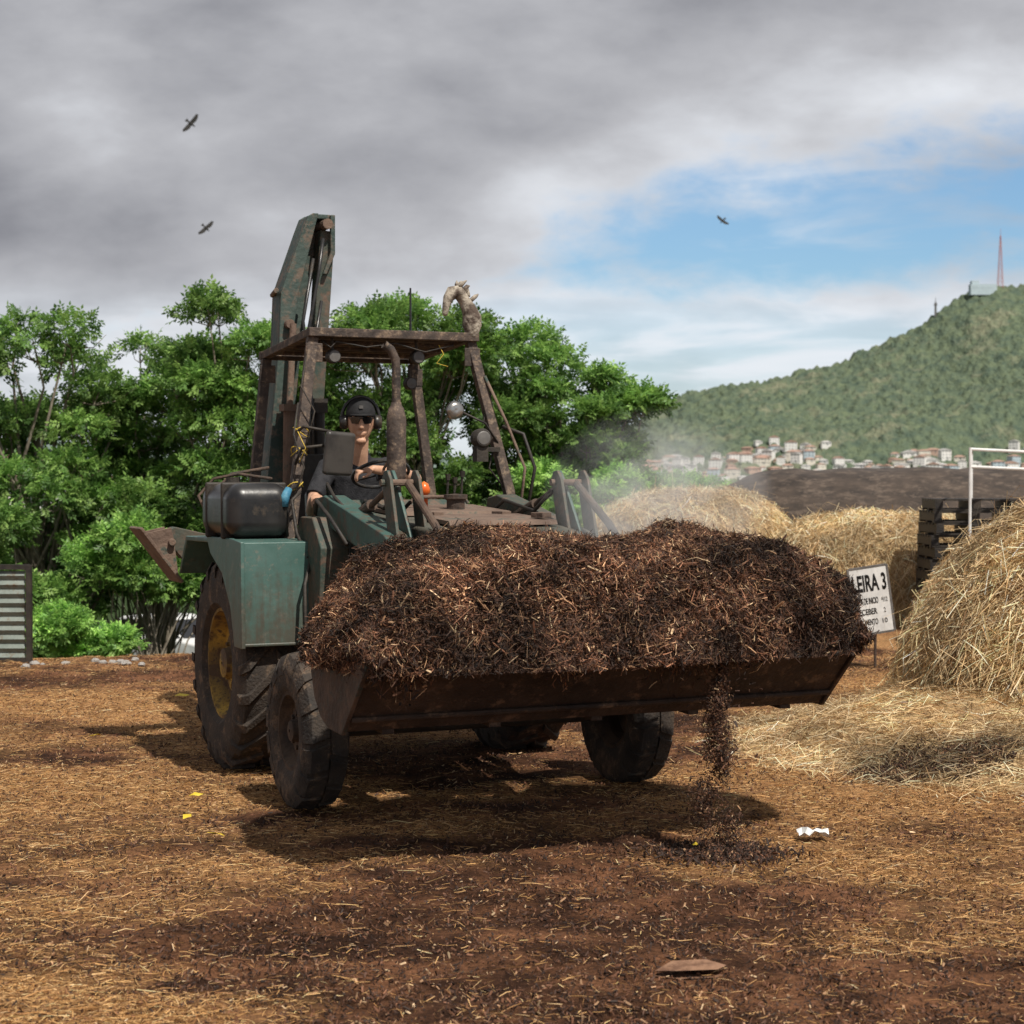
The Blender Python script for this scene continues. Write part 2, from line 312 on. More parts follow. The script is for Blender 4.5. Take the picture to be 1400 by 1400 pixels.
hay('straw_mound',Mound((5.75,19.3,-.1),1.35,.8,1.22,3,.6,2.4,.1,1.2,seed=17),18000,'low straw heap in front of the black pallets',.16,.007)
n=15000;px_=rng.uniform(1.9,4.7,n);py_=10.5+.14*np.sin(px_*3)+rng.normal(size=n)*.15
mk_=Mound((4.45,12.0,-.03),3.2,2.7,1.15,1.0,1.5,2,.09,2,seed=5,up=.85);PP,_=mk_.xy((px_-4.45)/3.2,(py_-12.0)/2.7)
kk=(((px_-4.45)/3.2)**2+((py_-12.0)/2.7)**2<1)&(fbm(px_*2,py_*2,3,3)>.42);PP=PP[kk]+np.array([0,0,.012])
put('spilled_compost',npmesh('spilled_compost',*chips(PP,rng.gamma(1.8,.002,len(PP))+.002,pick(MULCH,len(PP),[.45,.32,.16,.05,.02]),mx=.007)),M['chips'],kind='stuff')
# netting covered windrow
mt=Mound((6.8,27.3,-.1),4.0,1.9,2.0,7,.5,3.4,.13,.7,seed=31)
cw=put('covered_windrow',mt.mesh('covered_windrow'),M['haybase'],label='long straw windrow under dark brown shade netting',category='straw pile')
mt2=Mound((6.75,27.1,-.08),4.15,2.2,2.03,6,.5,3.2,.10,.6,seed=31)
r=np.linspace(0,.985,60);t=np.linspace(0,2*np.pi,260,endpoint=False);Rr,Tt=np.meshgrid(r,t,indexing='ij');Rr=Rr*(1-.05*fbm(np.cos(Tt)*9,np.sin(Tt)*9,3,3)*Rr)
P,_=mt2.pt(Rr,Tt);P[...,2]+=.018*np.sin(P[...,0]*6+4*fbm(P[...,0],P[...,1],1,2));i=np.arange(60*260).reshape(60,260);j=np.roll(i,-1,1)
put('shade_netting',npmesh('shade_netting',P.reshape(-1,3),np.stack([i[:-1],i[1:],j[1:],j[:-1]],-1).reshape(-1,4),None,True),M['tarp'],parent=cw)
# ------------------------------------------------------------ backhoe loader
YAW=math.radians(24);TL=Vector((-.23,10.15,0))
tr=empty('backhoe_loader',TL,YAW,label='old green rusty backhoe loader with open cab and raised bucket',category='backhoe loader')
def wheel(name,x,y,R,W,rimR,nl,side,rimmat,lug,label=None):
    w=empty('wheel',(x,y,R));w.parent=tr
    b=B();h=W/2
    prof=[(-h*.80,rimR),(-h*.97,rimR+.03),(-h*1.02,(R+rimR)/2),(-h*.97,R-.09),(-h*.86,R-.035),(-h*.6,R-.018),(0,R-.012),(h*.6,R-.018),(h*.86,R-.035),(h*.97,R-.09),(h*1.02,(R+rimR)/2),(h*.97,rimR+.03),(h*.80,rimR)]
    b.lathe(prof,n=72)
    for s_ in(-1,1):
        for k in range(nl):
            a0=2*math.pi*(k+(.5 if s_>0 else 0))/nl;da=2*math.pi/nl*(.80 if lug<.02 else .30)
            sl=(2*math.pi/nl)*(.95 if lug>.02 else .25)
            v=[]
            for (xx,ro,sh) in((.02*W,R+lug*.15,0),(h*.8,R-.022+lug*.6,.8),(h*1.03,R-.075,1.)):
                for aa in(-1,1):
                    for rr in(ro-.05,ro+lug*.35):
                        ang=a0+aa*da/2+sl*sh;v.append((s_*xx,rr*math.cos(ang),rr*math.sin(ang)))
            f=[]
            for q in range(2):
                o=q*4;f+=[(o,o+4,o+5,o+1),(o+2,o+3,o+7,o+6),(o+1,o+5,o+7,o+3),(o,o+2,o+6,o+4)]
            f+=[(0,1,3,2),(8,10,11,9)];b._add(v,f)
    o=b.obj('tyre',M['tyre'],w,.004)
    b=B();s_=side
    b.lathe([(-h*.8,rimR),(-h*.8,rimR-.02),(-h*.3,rimR-.05),(h*.3,rimR-.05),(h*.8,rimR-.02),(h*.8,rimR)],n=48)
    b.lathe([(s_*h*.3,rimR-.045),(s_*h*.25,rimR*.7),(s_*h*.42,rimR*.55),(s_*h*.42,rimR*.3),(s_*h*.75,rimR*.26),(s_*h*.8,.01)],n=48)
    for k in range(8):
        a=2*math.pi*k/8;b.tube([(s_*h*.35,rimR*.43*math.cos(a),rimR*.43*math.sin(a)),(s_*h*.52,rimR*.43*math.cos(a),rimR*.43*math.sin(a))],.015,6)
    b.obj('rim',rimmat,w,smooth=False)
    if label:w['label']=label
wheel('w',-1.0,0,.435,.25,.22,15,-1,M['rimd'],.014,'small muddy front wheel')
wheel('w',1.0,0,.435,.25,.22,15,1,M['rimd'],.014,'small muddy front wheel')
wheel('w',-.93,1.5,.665,.40,.35,20,-1,M['rim'],.030,'large rear wheel with muddy yellow rim')
wheel('w',.93,1.5,.665,.40,.35,20,1,M['rim'],.030,'large rear wheel with muddy yellow rim')
b=B();b.box((0,1.0,.80),(.62,2.9,.42));b.box((0,.0,.50),(1.7,.16,.14));b.box((0,.0,.62),(.3,.3,.2));b.box((0,1.5,.67),(1.5,.24,.24))
b.box((0,2.55,.95),(1.5,.14,.62));b.box((0,.55,.52),(.4,.7,.22));b.tube([(-.85,0,.43),(.85,0,.43)],.05,10)
b.box((.25,-.35,.62),(.14,.5,.12));b.box((-.25,-.35,.62),(.14,.5,.12));b.obj('chassis',M['dark'],tr,.012)
b=B();b.ext([(-.45,1.02),(-.48,1.50),(-.42,1.56),(.2,1.60),(.95,1.64),(1.0,1.62),(1.0,1.02)],-.43,.43)
b.obj('hood',M['hood'],tr,.03)
b=B();b.ext([(-.40,1.572),(.15,1.605),(.15,1.625),(-.38,1.60)],-.30,.36);b.ext([(.3,1.612),(.9,1.642),(.9,1.668),(.32,1.638)],-.36,.38)
b.tube([(-.15,.62,1.68),(-.12,.62,1.72),(.2,.62,1.72),(.23,.62,1.68)],.012,8)
for q in((.25,.15),(-.2,.1),(.3,-.3)):b.box((q[0],q[1],1.625),(.07,.10,.03),(0,0,.3))
b.obj('hood_panel',M['rustl'],tr,.006)
b=B()
for k in range(9):b.box((0,-.485,1.08+k*.048),(.7,.02,.018))
b.box((0,-.492,1.29),(.05,.02,.45));b.obj('grille',M['dark'],tr)
b=B();b.lathe([(1.64,.0),(1.64,.055),(1.70,.055),(1.71,.072),(1.735,.072),(1.74,.0)],(.10,.5,0),'z',20);b.obj('air_filter_cap',M['rust'],tr)
b=B();b.ext([(1.02,1.1),(1.02,1.63),(1.1,1.70),(1.2,1.68),(1.3,1.5),(1.3,1.1)],-.42,.42);b.obj('dashboard',M['greend'],tr,.012)
b=B();b.box((0,1.75,1.08),(1.4,1.3,.04));b.obj('cab_floor',M['rust'],tr,.004)
for s_ in(-1,1):
    b=B();b.ext([(1.05,.75),(1.05,1.50),(.95,1.60),(.72,1.60),(.55,1.42),(.60,.75)],s_*.56,s_*.74);b.obj('loader_tower',M['greend'],tr,.01)
    b=B();x0,x1=s_*.50,s_*.64
    b.ext([(.98,1.62),(.95,1.71),(.80,1.73),(-.25,1.53),(-.42,1.46),(-1.02,.95),(-1.0,.86),(-.90,.84),(-.36,1.30),(-.18,1.36),(.80,1.56)],x0,x1)
    b.obj('loader_arm',M['green'] if s_<0 else M['greend'],tr,.01)
    xo_=.08 if s_<0 else 0
    for dx in(-.085,.085,.0):
        b=B();xc=s_*.565+xo_+dx
        top=(-.20 if dx else -.05);b.ext([(-.33,1.46),(-.19,1.42),(top+.13,1.83),(top+.10,1.875),(top+.05,1.88),(top-.0,1.83)],xc-.010,xc+.010)
        b.obj('bell_crank_plate',M['greend'] if dx else M['green'],tr,.004)
    xc=s_*.565+xo_
    tubes('crank_pin',M['rustl'],tr,[([(xc-.12,-.12,1.81),(xc+.12,-.12,1.81)],.020),([(xc-.12,-.27,1.46),(xc+.12,-.27,1.46)],.026)],10,False)
    b=B();b.tube([(xc-.04,.85,1.52),(xc-.04,.25,1.68)],.034,12);b.tube([(xc-.04,.25,1.68),(xc-.04,-.10,1.80)],.018,12)
    b.obj('tilt_cylinder',M['rust'],tr,smooth=False)
    b=B();b.tube([(xc+.04,-.12,1.81),(xc+.04,-.55,1.58),(xc+.04,-1.05,1.20)],.022,10);b.obj('tilt_link',M['rust'],tr)
    b=B();b.tube([(s_*.66,.75,.85),(s_*.66,.1,1.02)],.05,12);b.tube([(s_*.66,.1,1.02),(s_*.6,-.45,1.2)],.026,12);b.obj('lift_cylinder',M['dark'],tr)
# bucket
BW=1.31
bp=[(-1.12,1.22),(-1.125,1.04),(-1.15,.90),(-1.21,.78),(-1.30,.70),(-1.42,.66),(-1.60,.655),(-1.95,1.0)]
inner=[(-1.145,1.22),(-1.15,1.05),(-1.175,.91),(-1.23,.80),(-1.315,.725),(-1.43,.688),(-1.59,.683),(-1.93,1.025)]
b=B();b.ext(bp+inner[::-1],-BW,BW)
bk=b.obj('bucket',M['bucket'],tr,.004)
for s_ in(-1,1):
    b=B();x0=s_*(BW+.002);x1=s_*(BW+.024)
    b.ext([(-1.11,1.10),(-1.115,1.03),(-1.14,.895),(-1.20,.77),(-1.29,.69),(-1.41,.648),(-1.61,.642),(-1.96,.99),(-1.90,1.05),(-1.5,1.12)],min(x0,x1),max(x0,x1));b.obj('side_plate',M['bucket'] if s_>0 else M['rust'],bk,.004)
b=B();b.beam((-BW-.01,-1.935,.992),(BW+.01,-1.935,.992),.11,.024,up=(0,-.6,-.55));b.obj('cutting_edge',M['bucket'],bk,.004)
for zz,yy in((.74,-1.685),(.670,-1.42)):
    b=B();b.tube([(-BW,yy,zz-.02),(BW,yy,zz-.02)],.014,8);b.obj('wear_strip',M['bucket'],bk)
for k in range(5):
    b=B();xx=-1.1+k*.55;b.beam((xx,-1.43,.652),(xx,-1.60,.645),.06,.02);b.obj('wear_pad',M['bucket'],bk)
for s_ in(-1,1):
    for dx in(-.09,.09):
        b=B();b.ext([(-.88,.80),(-.90,1.28),(-1.14,1.28),(-1.16,.9)],s_*.57+dx-.012,s_*.57+dx+.012);b.obj('bucket_bracket',M['rust'],bk)
# fenders
for s_ in(-1,1):
    xa,xb=s_*1.16,s_*.62
    b=B()
    outer=[(.78,.83),(.80,1.45),(1.0,1.465),(2.15,1.45),(2.35,1.2)]
    inn=[(2.32,1.19),(2.13,1.42),(1.0,1.435),(.83,1.42),(.81,.83)]
    b.ext(outer+inn,min(xa,xb),max(xa,xb))
    xo=s_*1.162;xi=s_*1.137
    b.ext([(.76,.82),(.78,1.455),(1.0,1.47),(1.60,1.465),(1.50,1.36),(1.22,1.25),(1.02,1.05),(.93,.82)],min(xo,xi),max(xo,xi))
    b.ext([(.79,1.1),(.79,1.455),(2.3,1.44),(2.3,1.1)],s_*.61-.012,s_*.61+.012)
    b.beam((s_*1.16,.775,.84),(s_*.62,.775,.84),.012,.02)
    b.obj('fender',M['fender'],tr,.012,label='faded teal dented fender with mud spatter')
b=B();b.box((-.98,1.33,1.635),(.40,.74,.335));ft=b.obj('fuel_tank',M['black'],tr,.10)
ft.modifiers['b'].segments=6
for yy in(1.14,1.52):
    b=B();b.box((-.98,yy,1.635),(.414,.03,.347));so_=b.obj('tank_strap',M['dark'],ft,.095);so_.modifiers['b'].segments=5
b=B();b.tube([(-.98,1.62,1.79),(-.98,1.62,1.84)],.045,14);b.obj('tank_cap',M['dark'],ft)
tubes('hose',M['rust'],tr,[([(-1.15,1.62,1.6),(-1.18,1.72,1.72),(-1.08,1.72,1.83),(-.95,1.6,1.86),(-.82,1.3,1.83)],.010),([(-1.0,1.75,1.5),(-1.1,1.8,1.7),(-.95,1.78,1.86),(-.75,1.6,1.9)],.011)])
tubes('hose',M['dark'],tr,[([(-.72,.8,1.35),(-.79,.70,1.2),(-.80,.66,.98),(-.77,.68,.82),(-.7,.72,.74),(-.62,.72,.8)],.011),([(-.74,.95,1.75),(-.8,.93,1.7),(-.78,.9,1.5),(-.74,.8,1.35)],.011),([(-.45,.7,1.62),(-.48,.5,1.70),(-.47,.2,1.66),(-.47,-.05,1.74)],.011),([(-.40,.7,1.62),(-.42,.45,1.68),(-.42,.1,1.62),(-.44,-.15,1.70)],.011),([(.42,.7,1.62),(.40,.45,1.70),(.44,.1,1.64),(.46,-.1,1.76)],.011),([(-.66,.9,1.62),(-.70,.75,1.7),(-.68,.55,1.6),(-.66,.3,1.45)],.012),([(-.55,1.0,1.72),(-.60,.85,1.80),(-.62,.65,1.72),(-.60,.4,1.62)],.010)])
# cab frame
ZF,ZR=2.755,2.675
fb=[(-.78,1.05,1.45),(.78,1.05,1.45)];ftp=[(-.55,1.30,ZF-.03),(.53,1.30,ZF-.03)];rb=[(-.70,2.30,1.3),(.70,2.30,1.3)];rt=[(-.55,2.35,ZR-.03),(.53,2.35,ZR-.03)]
cab=empty('cab_frame',(0,0,0));cab.parent=tr
for a_,c_ in list(zip(fb,ftp))+list(zip(rb,rt)):
    b=B();b.beam(a_,c_,.065,.06,up=(0,1,0));b.box(tuple(Vector(c_)+Vector((0,-.035,-.10))),(.11,.012,.12));b.obj('post',M['frame'],cab,.005)
for s_ in(-1,1):
    b=B();b.beam((s_*.78,1.05,1.45),(s_*.71,2.26,1.5),.05,.05);b.obj('side_rail',M['frame'],cab,.005)
b=B()
b.beam((-.59,1.27,ZF),(.57,1.27,ZF),.065,.055);b.beam((-.58,2.40,ZR),(.56,2.40,ZR),.065,.055)
for xx in(-.55,.53):b.beam((xx,1.306,ZF+.001),(xx,2.364,ZR+.001),.055,.052)
b.ext([(1.31,ZF+.005),(1.31,ZF+.015),(2.36,ZR+.015),(2.36,ZR+.005)],-.52,.50)
for k in range(3):
    yy=1.55+k*.28;b.box((0,yy,ZF-.02-(yy-1.27)*.07),(1.0,.035,.025))
b.obj('roof_frame',M['frame'],cab,.006)
tubes('grab_rail',M['dark'],tr,[([(.80,1.02,1.55),(.86,1.0,1.9),(.80,1.05,2.12),(.70,1.16,2.17)],.012),([(-.8,1.03,1.48),(-.83,.98,1.62),(-.80,.99,1.76),(-.70,1.1,1.80)],.012)])
tubes('hose',M['rustl'],tr,[([(.74,1.0,1.5),(.78,.98,1.9),(.70,1.1,2.2),(.60,1.22,2.5)],.010)])
b=B();b.tube([(-.83,.975,1.66),(-.83,.975,1.72),(-.80,.99,1.77)],[.022,.030,.022],10);b.obj('rag',M['blue'],tr,smooth=True)
cl=[]
for zz,s0 in((1.78,0),(2.0,1),(2.12,2)):
    t_=(zz-1.48)/1.26;xc=-.78+.23*t_;yc=1.05+.25*t_
    cl.append(([(xc+.05*math.cos(q),yc+.048*math.sin(q),zz+.03*math.sin(q*1.3+s0)) for q in np.linspace(0,12,26)],.0035))
cl+=[([(-.74,1.0,2.12),(-.70,.97,2.02),(-.73,1.0,1.93)],.003),([(.3,1.28,2.70),(.33,1.27,2.64),(.28,1.27,2.58),(.36,1.27,2.56)],.003)]
tubes('cord',M['yellow'],tr,cl,5)
tubes('cable',M['dark'],tr,[([(-.5,1.29,2.71),(-.44,1.27,2.66),(-.40,1.27,2.70),(-.2,1.27,2.67),(0,1.27,2.70),(.2,1.27,2.65),(.4,1.27,2.70)],.005),([(.64,1.2,2.4),(.58,1.2,2.2),(.65,1.15,2.1),(.60,1.15,1.9),(.70,1.1,1.75)],.006),([(-.70,1.12,2.3),(-.76,1.02,2.1),(-.70,1.0,1.9),(-.78,.98,1.7)],.006),([(-.62,1.2,2.6),(-.68,1.12,2.4),(-.60,1.1,2.25),(-.68,1.05,2.0)],.005)],6)
for p in((-.40,1.36,2.61),(.47,2.28,2.50),(.18,1.38,2.62)):
    b=B();b.lathe([(-.05,.0),(-.05,.042),(0,.047),(.04,.03),(.045,0)],p,'y',20);b.tube([(p[0],p[1],p[2]+.04),(p[0],p[1],p[2]+.12)],.01,6);lam=b.obj('work_lamp',M['dark'],tr,smooth=False)
    b=B();b.lathe([(-.056,.0),(-.054,.036)],p,'y',20);b.obj('lamp_lens',M['mirrorback'],lam)
b=B();b.box((-.50,.93,1.985),(.20,.05,.27),(.1,.06,.15));mm=b.obj('side_mirror',M['mirrord'],tr,.055);mm.modifiers['b'].segments=5;mm.modifiers['b'].limit_method='NONE'
mm.modifiers['b'].width=.024
b=B();b.tube([(-.72,1.12,1.92),(-.72,.98,2.02),(-.54,.96,2.04)],.010,8);b.tube([(-.70,1.14,2.12),(-.71,.98,2.15),(-.54,.96,2.12)],.010,8);b.obj('mirror_bracket',M['dark'],mm,smooth=True)
b=B();b.lathe([(-.025,0),(-.03,.03),(-.015,.056),(.01,.06),(.015,.0)],(.34,1.1,2.27),'y',24);m2=b.obj('side_mirror',M['chrome'],tr,smooth=True,label='small round light grey mirror')
b=B();b.tube([(.67,1.15,2.05),(.55,1.1,2.19),(.39,1.11,2.26)],.008,8);b.obj('mirror_bracket',M['dark'],m2,smooth=True)
b=B();b.lathe([(-.05,0),(-.055,.05),(-.03,.065),(.03,.06),(.05,.03),(.05,.0)],(.51,1.08,2.09),'y',24);b.box((.51,1.08,1.99),(.08,.07,.10));b.box((.59,1.12,2.02),(.14,.03,.03));hl=b.obj('head_lamp',M['dark'],tr)
b=B();b.lathe([(-.062,0),(-.06,.04),(-.052,.05)],(.51,1.08,2.09),'y',24);b.obj('lamp_lens',M['mirrorback'],hl)
b=B();b.lathe([(1.6,.03),(1.80,.03),(1.82,.054),(1.86,.060),(2.20,.060),(2.26,.048),(2.28,.034),(2.3,.03)],(-.19,.75,0),'z',24)
b.tube([(-.19,.75,2.28),(-.19,.75,2.50),(-.195,.75,2.56),(-.225,.75,2.62),(-.27,.75,2.65)],.027,14,cap=False);ex=b.obj('exhaust_pipe',M['frame'],tr,smooth=False);ex.data.shade_smooth()
b=B();b.lathe([(1.66,.0),(1.66,.024),(1.735,.024),(1.742,.038),(1.77,.037),(1.80,.026),(1.815,.0)],(-.02,.72,0),'z',20);b.obj('warning_beacon',M['orange'],tr,smooth=True)
b=B();b.tube([(.3,1.8,2.72),(.3,1.8,3.12)],[.009,.007],6);b.tube([(.3,1.8,2.72),(.3,1.8,2.80)],.016,8);b.obj('antenna',M['black'],tr)
sw=Vector((-.13,1.20,1.86));R_=Euler((math.radians(-28),0,0)).to_matrix()
b=B();b.tube([sw+R_@Vector((.18*math.cos(q),.18*math.sin(q),0)) for q in np.linspace(0,2*math.pi,33)],.012,10)
for k in range(3):
    q=k*2.094+.5;b.tube([sw,sw+R_@Vector((.18*math.cos(q),.18*math.sin(q),0))],.01,6)
b.tube([sw+Vector((0,0,.01)),sw+R_@Vector((0,0,-.04))],.035,12);b.tube([sw,sw+R_@Vector((0,0,-.3))],.02,8);b.obj('steering_wheel',M['black'],tr,smooth=False)
b=B();b.box((-.13,1.8,1.22),(.46,.46,.12));b.box((-.13,2.04,1.5),(.46,.1,.5),(-.12,0,0));b.box((-.13,1.8,1.13),(.2,.2,.06));st=b.obj('seat',M['black'],tr,.04)
for (x_,y_,z_) in((-.56,1.2,1.64),(-.49,1.16,1.74),(.30,1.12,1.83),(.40,1.12,1.85),(.36,1.15,1.81)):
    b=B();b.tube([(x_*.95,y_+.04,1.3),(x_,y_,z_)],.008,6);b.tube([(x_,y_,z_-.01),(x_,y_,z_+.03)],[.014,.02],8);b.obj('control_lever',M['dark'],tr)
# backhoe boom
b=B()
bo=[(-.46,.95),(-.42,1.9),(-.335,2.8),(-.32,3.16),(-.155,3.62),(-.12,3.71),(-.08,3.735),(.06,3.735),(.085,3.70),(.07,3.52),(-.02,3.30),(-.09,3.0),(-.14,2.5),(-.20,1.9),(-.22,.95)]
b.ext(bo,2.96,2.99,'xz')
b.ext([(-.46,.95),(-.42,1.9),(-.335,2.8),(-.32,3.16),(-.155,3.62),(-.12,3.71),(-.08,3.735),(-.04,3.735),(-.07,3.62),(-.19,3.16),(-.24,2.8),(-.30,1.9),(-.34,.95)],2.76,2.79,'xz')
b.ext([(-.46,.95),(-.42,1.9),(-.335,2.8),(-.32,3.16),(-.155,3.62),(-.12,3.71),(-.10,3.69),(-.13,3.61),(-.29,3.15),(-.305,2.8),(-.39,1.9),(-.42,.95)],2.791,2.959,'xz')
b.ext([(-.08,3.734),(.06,3.734),(.06,3.70),(-.08,3.70)],2.791,2.959,'xz')
b.ext([(.085,3.73),(.085,3.45),(.02,3.30),(-.01,3.30),(.05,3.46),(.05,3.73)],2.76,2.79,'xz')
bm_=b.obj('backhoe_boom',M['boom'],tr,.006)
b=B();b.beam((.045,2.875,3.62),(-.04,2.875,2.4),.11,.13,up=(0,1,0));b.beam((-.04,2.875,2.4),(-.09,2.86,1.4),.11,.11,up=(0,1,0));b.obj('dipper_arm',M['greend'],bm_,.008)
tubes('pivot_pin',M['rustl'],bm_,[([(.02,2.73,3.66),(.02,3.01,3.66)],.038),([(-.27,2.70,2.93),(-.27,3.02,2.93)],.032),([(-.38,2.68,3.16),(-.31,3.02,3.16)],.018)],14,False)
b=B();b.tube([(-.30,2.66,1.5),(-.29,2.66,2.35)],.045,14);b.tube([(-.29,2.66,2.35),(-.25,2.70,2.93)],.024,12);b.box((-.29,2.66,2.33),(.12,.12,.05));b.obj('boom_cylinder',M['rustl'],bm_)
b=B();b.tube([(-.06,2.66,1.3),(-.06,2.70,2.35)],.04,14);b.box((-.06,2.70,2.35),(.10,.10,.1));b.obj('boom_cylinder',M['dark'],bm_)
tubes('hose',M['black'],bm_,[([(-.22,2.66,1.5),(-.20,2.62,2.2),(-.14,2.68,2.9),(-.06,2.7,3.3),(-.02,2.72,3.55)],.013),([(-.14,2.66,1.5),(-.17,2.60,2.2),(-.10,2.67,2.8),(-.04,2.7,3.1)],.012),([(-.18,2.66,1.5),(-.13,2.62,2.3),(-.18,2.69,2.95),(-.1,2.7,3.4)],.012)])
b=B();b.box((-.05,2.52,1.75),(.5,.06,.5));b.box((.15,2.50,2.0),(.12,.1,.3));b.obj('valve_block',M['dark'],tr,.01)
for s_ in(-1,1):
    b=B();b.ext([(s_*.55,1.15),(s_*.55,1.36),(s_*1.15,1.50),(s_*1.25,1.46),(s_*1.1,1.28)],2.50,2.62,'xz');b.ext([(s_*.6,.7),(s_*.6,1.3),(s_*.78,1.34),(s_*.78,.7)],2.48,2.64,'xz')
    q=b.obj('stabiliser_leg',M['greend'],tr,.006)
    b=B()
    b.beam((s_*1.42,2.50,1.50),(s_*1.14,2.50,1.13),.36,.022,up=(1,0,.3))
    b.ext([(s_*1.18,1.42),(s_*1.20,1.50),(s_*1.38,1.46),(s_*1.15,1.16)],2.40,2.415,'xz');b.ext([(s_*1.18,1.42),(s_*1.20,1.50),(s_*1.38,1.46),(s_*1.15,1.16)],2.60,2.615,'xz')
    b.tube([(s_*1.20,2.36,1.40),(s_*1.20,2.66,1.40)],.025,10);b.obj('stabiliser_pad',M['rustl'],q,.005)
b=B();b.box((-.60,.85,.75),(.2,.4,.03));b.box((-.58,.7,.95),(.03,.03,.4));b.obj('step',M['rust'],tr,.004)
# animal figure on roof
fg=B()
fg.tube([(0,0,0),(.0,.0,.05),(.0,0,.10),(-.02,0,.15),(-.05,0,.20),(-.075,0,.235),(-.105,-.01,.262),(-.145,-.01,.255),(-.175,-.015,.215),(-.19,-.015,.16),(-.195,-.015,.12)],[.046,.064,.062,.050,.040,.040,.048,.046,.034,.024,.020],14,round_=True)
for k in range(8):
    a=k/7;px=-.01-.13*a;pz=.21+.075*math.sin(a*2.4);fg.tube([(px,0,pz),(px+.025*math.cos(k*2.1)+.012,.02*math.sin(k*3),pz+.03),(px+.035*math.cos(k*2.1)+.02,.03*math.sin(k*3),pz+.045+.012*math.sin(k*1.7))],[.016,.014,.004],7)
for s_ in(-1,1):fg.tube([(-.10,s_*.03,.29),(-.08,s_*.05,.32),(-.06,s_*.055,.335)],[.014,.012,.004],7)
tm=Matrix.Translation(TL)@Matrix.Rotation(YAW,4,'Z')
pm=tm@Vector((.53,1.27,ZF+.030))
fo=fg.obj('animal_figure',mat('weathered_figure',(.09,.065,.05),(.42,.37,.30),9,.42,.58,.9,.6,40),None,0,True,loc=pm,label='weathered long-necked animal figure standing on the cab roof corner',category='figure');fo.rotation_euler=(0,0,YAW)
# ------------------------------------------------------------ compost heap in bucket
hp=tm@Vector((.02,-1.50,.95))
hk=lambda x,y:1+.035*np.exp(-((x+.62)/.42)**2)-.03*np.exp(-((x-.10)/.25)**2)+.01*np.exp(-((x-.62)/.35)**2)-.08*sstep(-.95,-1.35,x)
mh=Mound(tuple(hp),1.375,.57,.55,5.0,.55,4.0,.10,3.6,rot=YAW,seed=52,hook=hk)
ch=put('compost_heap',mh.mesh('compost_heap',110,360),M['compost'],label='dark steaming compost heap overflowing the loader bucket',category='compost')
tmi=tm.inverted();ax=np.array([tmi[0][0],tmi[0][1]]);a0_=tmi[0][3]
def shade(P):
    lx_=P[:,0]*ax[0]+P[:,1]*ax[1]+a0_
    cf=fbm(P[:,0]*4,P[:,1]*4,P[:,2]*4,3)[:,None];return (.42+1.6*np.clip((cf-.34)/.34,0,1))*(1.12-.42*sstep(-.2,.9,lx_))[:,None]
n=85000;P,N=mh.samp(n);n=len(P);P=P+N*rng.uniform(-.015,.02,(n,1))
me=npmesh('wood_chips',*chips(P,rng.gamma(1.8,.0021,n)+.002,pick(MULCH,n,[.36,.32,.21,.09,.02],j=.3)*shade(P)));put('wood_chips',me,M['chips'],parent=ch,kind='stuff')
n=125000;P,N=mh.samp(n);n=len(P);hc=np.clip(fbm(P[:,0]*11,P[:,1]*11,P[:,2]*11,2)-.35,0,1)[:,None];P=P+N*rng.uniform(-.01,.03,(n,1))+N*hc*.11;D=unit(rng.normal(size=(n,3)));D=D-N*np.sum(D*N,1)[:,None]*.4
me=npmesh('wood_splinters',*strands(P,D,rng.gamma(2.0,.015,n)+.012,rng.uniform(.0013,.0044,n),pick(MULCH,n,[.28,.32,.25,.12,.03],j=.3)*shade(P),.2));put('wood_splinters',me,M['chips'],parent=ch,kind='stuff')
n=600;P,N=mh.samp(n);n=len(P);P=P+N*.03;me=npmesh('wood_shreds',*chips(P,rng.uniform(.004,.009,n),pick(MULCH,n,[.05,.15,.3,.3,.2]),el=8,fl=.4));put('wood_shreds',me,M['chips'],parent=ch,kind='stuff')
# fringe hanging over the lip and sides
n=26000;xx=rng.uniform(-1.33,1.35,n);dep=rng.gamma(1.5,.020,n)*(.3+4.2*np.clip(fbm(xx*3.5,0*xx,3,4)-.38,0,1)**1.1);P=np.stack([xx,-1.985+dep*.42+rng.normal(size=n)*.024,1.045-dep],1)
n2=4000;yy=rng.uniform(-1.97,-1.05,n2);d2=rng.gamma(1.6,.018,n2);P2=np.stack([rng.choice([-1,1],n2)*(1.345+rng.normal(size=n2)*.015),yy,1.09-d2],1)
P=np.concatenate([P,P2]);n=len(P);rng.shuffle(P)
W_=np.array([list(tm@Vector(p)) for p in P]);D=np.stack([rng.normal(size=n)*.7,rng.normal(size=n)*.7,-np.ones(n)],1)
h_=n*6//10
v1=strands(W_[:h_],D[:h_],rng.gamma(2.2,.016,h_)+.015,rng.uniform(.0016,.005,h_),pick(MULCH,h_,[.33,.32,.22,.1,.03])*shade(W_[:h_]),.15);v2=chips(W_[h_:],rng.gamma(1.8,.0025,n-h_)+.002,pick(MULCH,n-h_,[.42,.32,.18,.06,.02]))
put('hanging_mulch',npmesh('hanging_mulch',*merge([v1,v2])),M['chips'],parent=ch,kind='stuff')
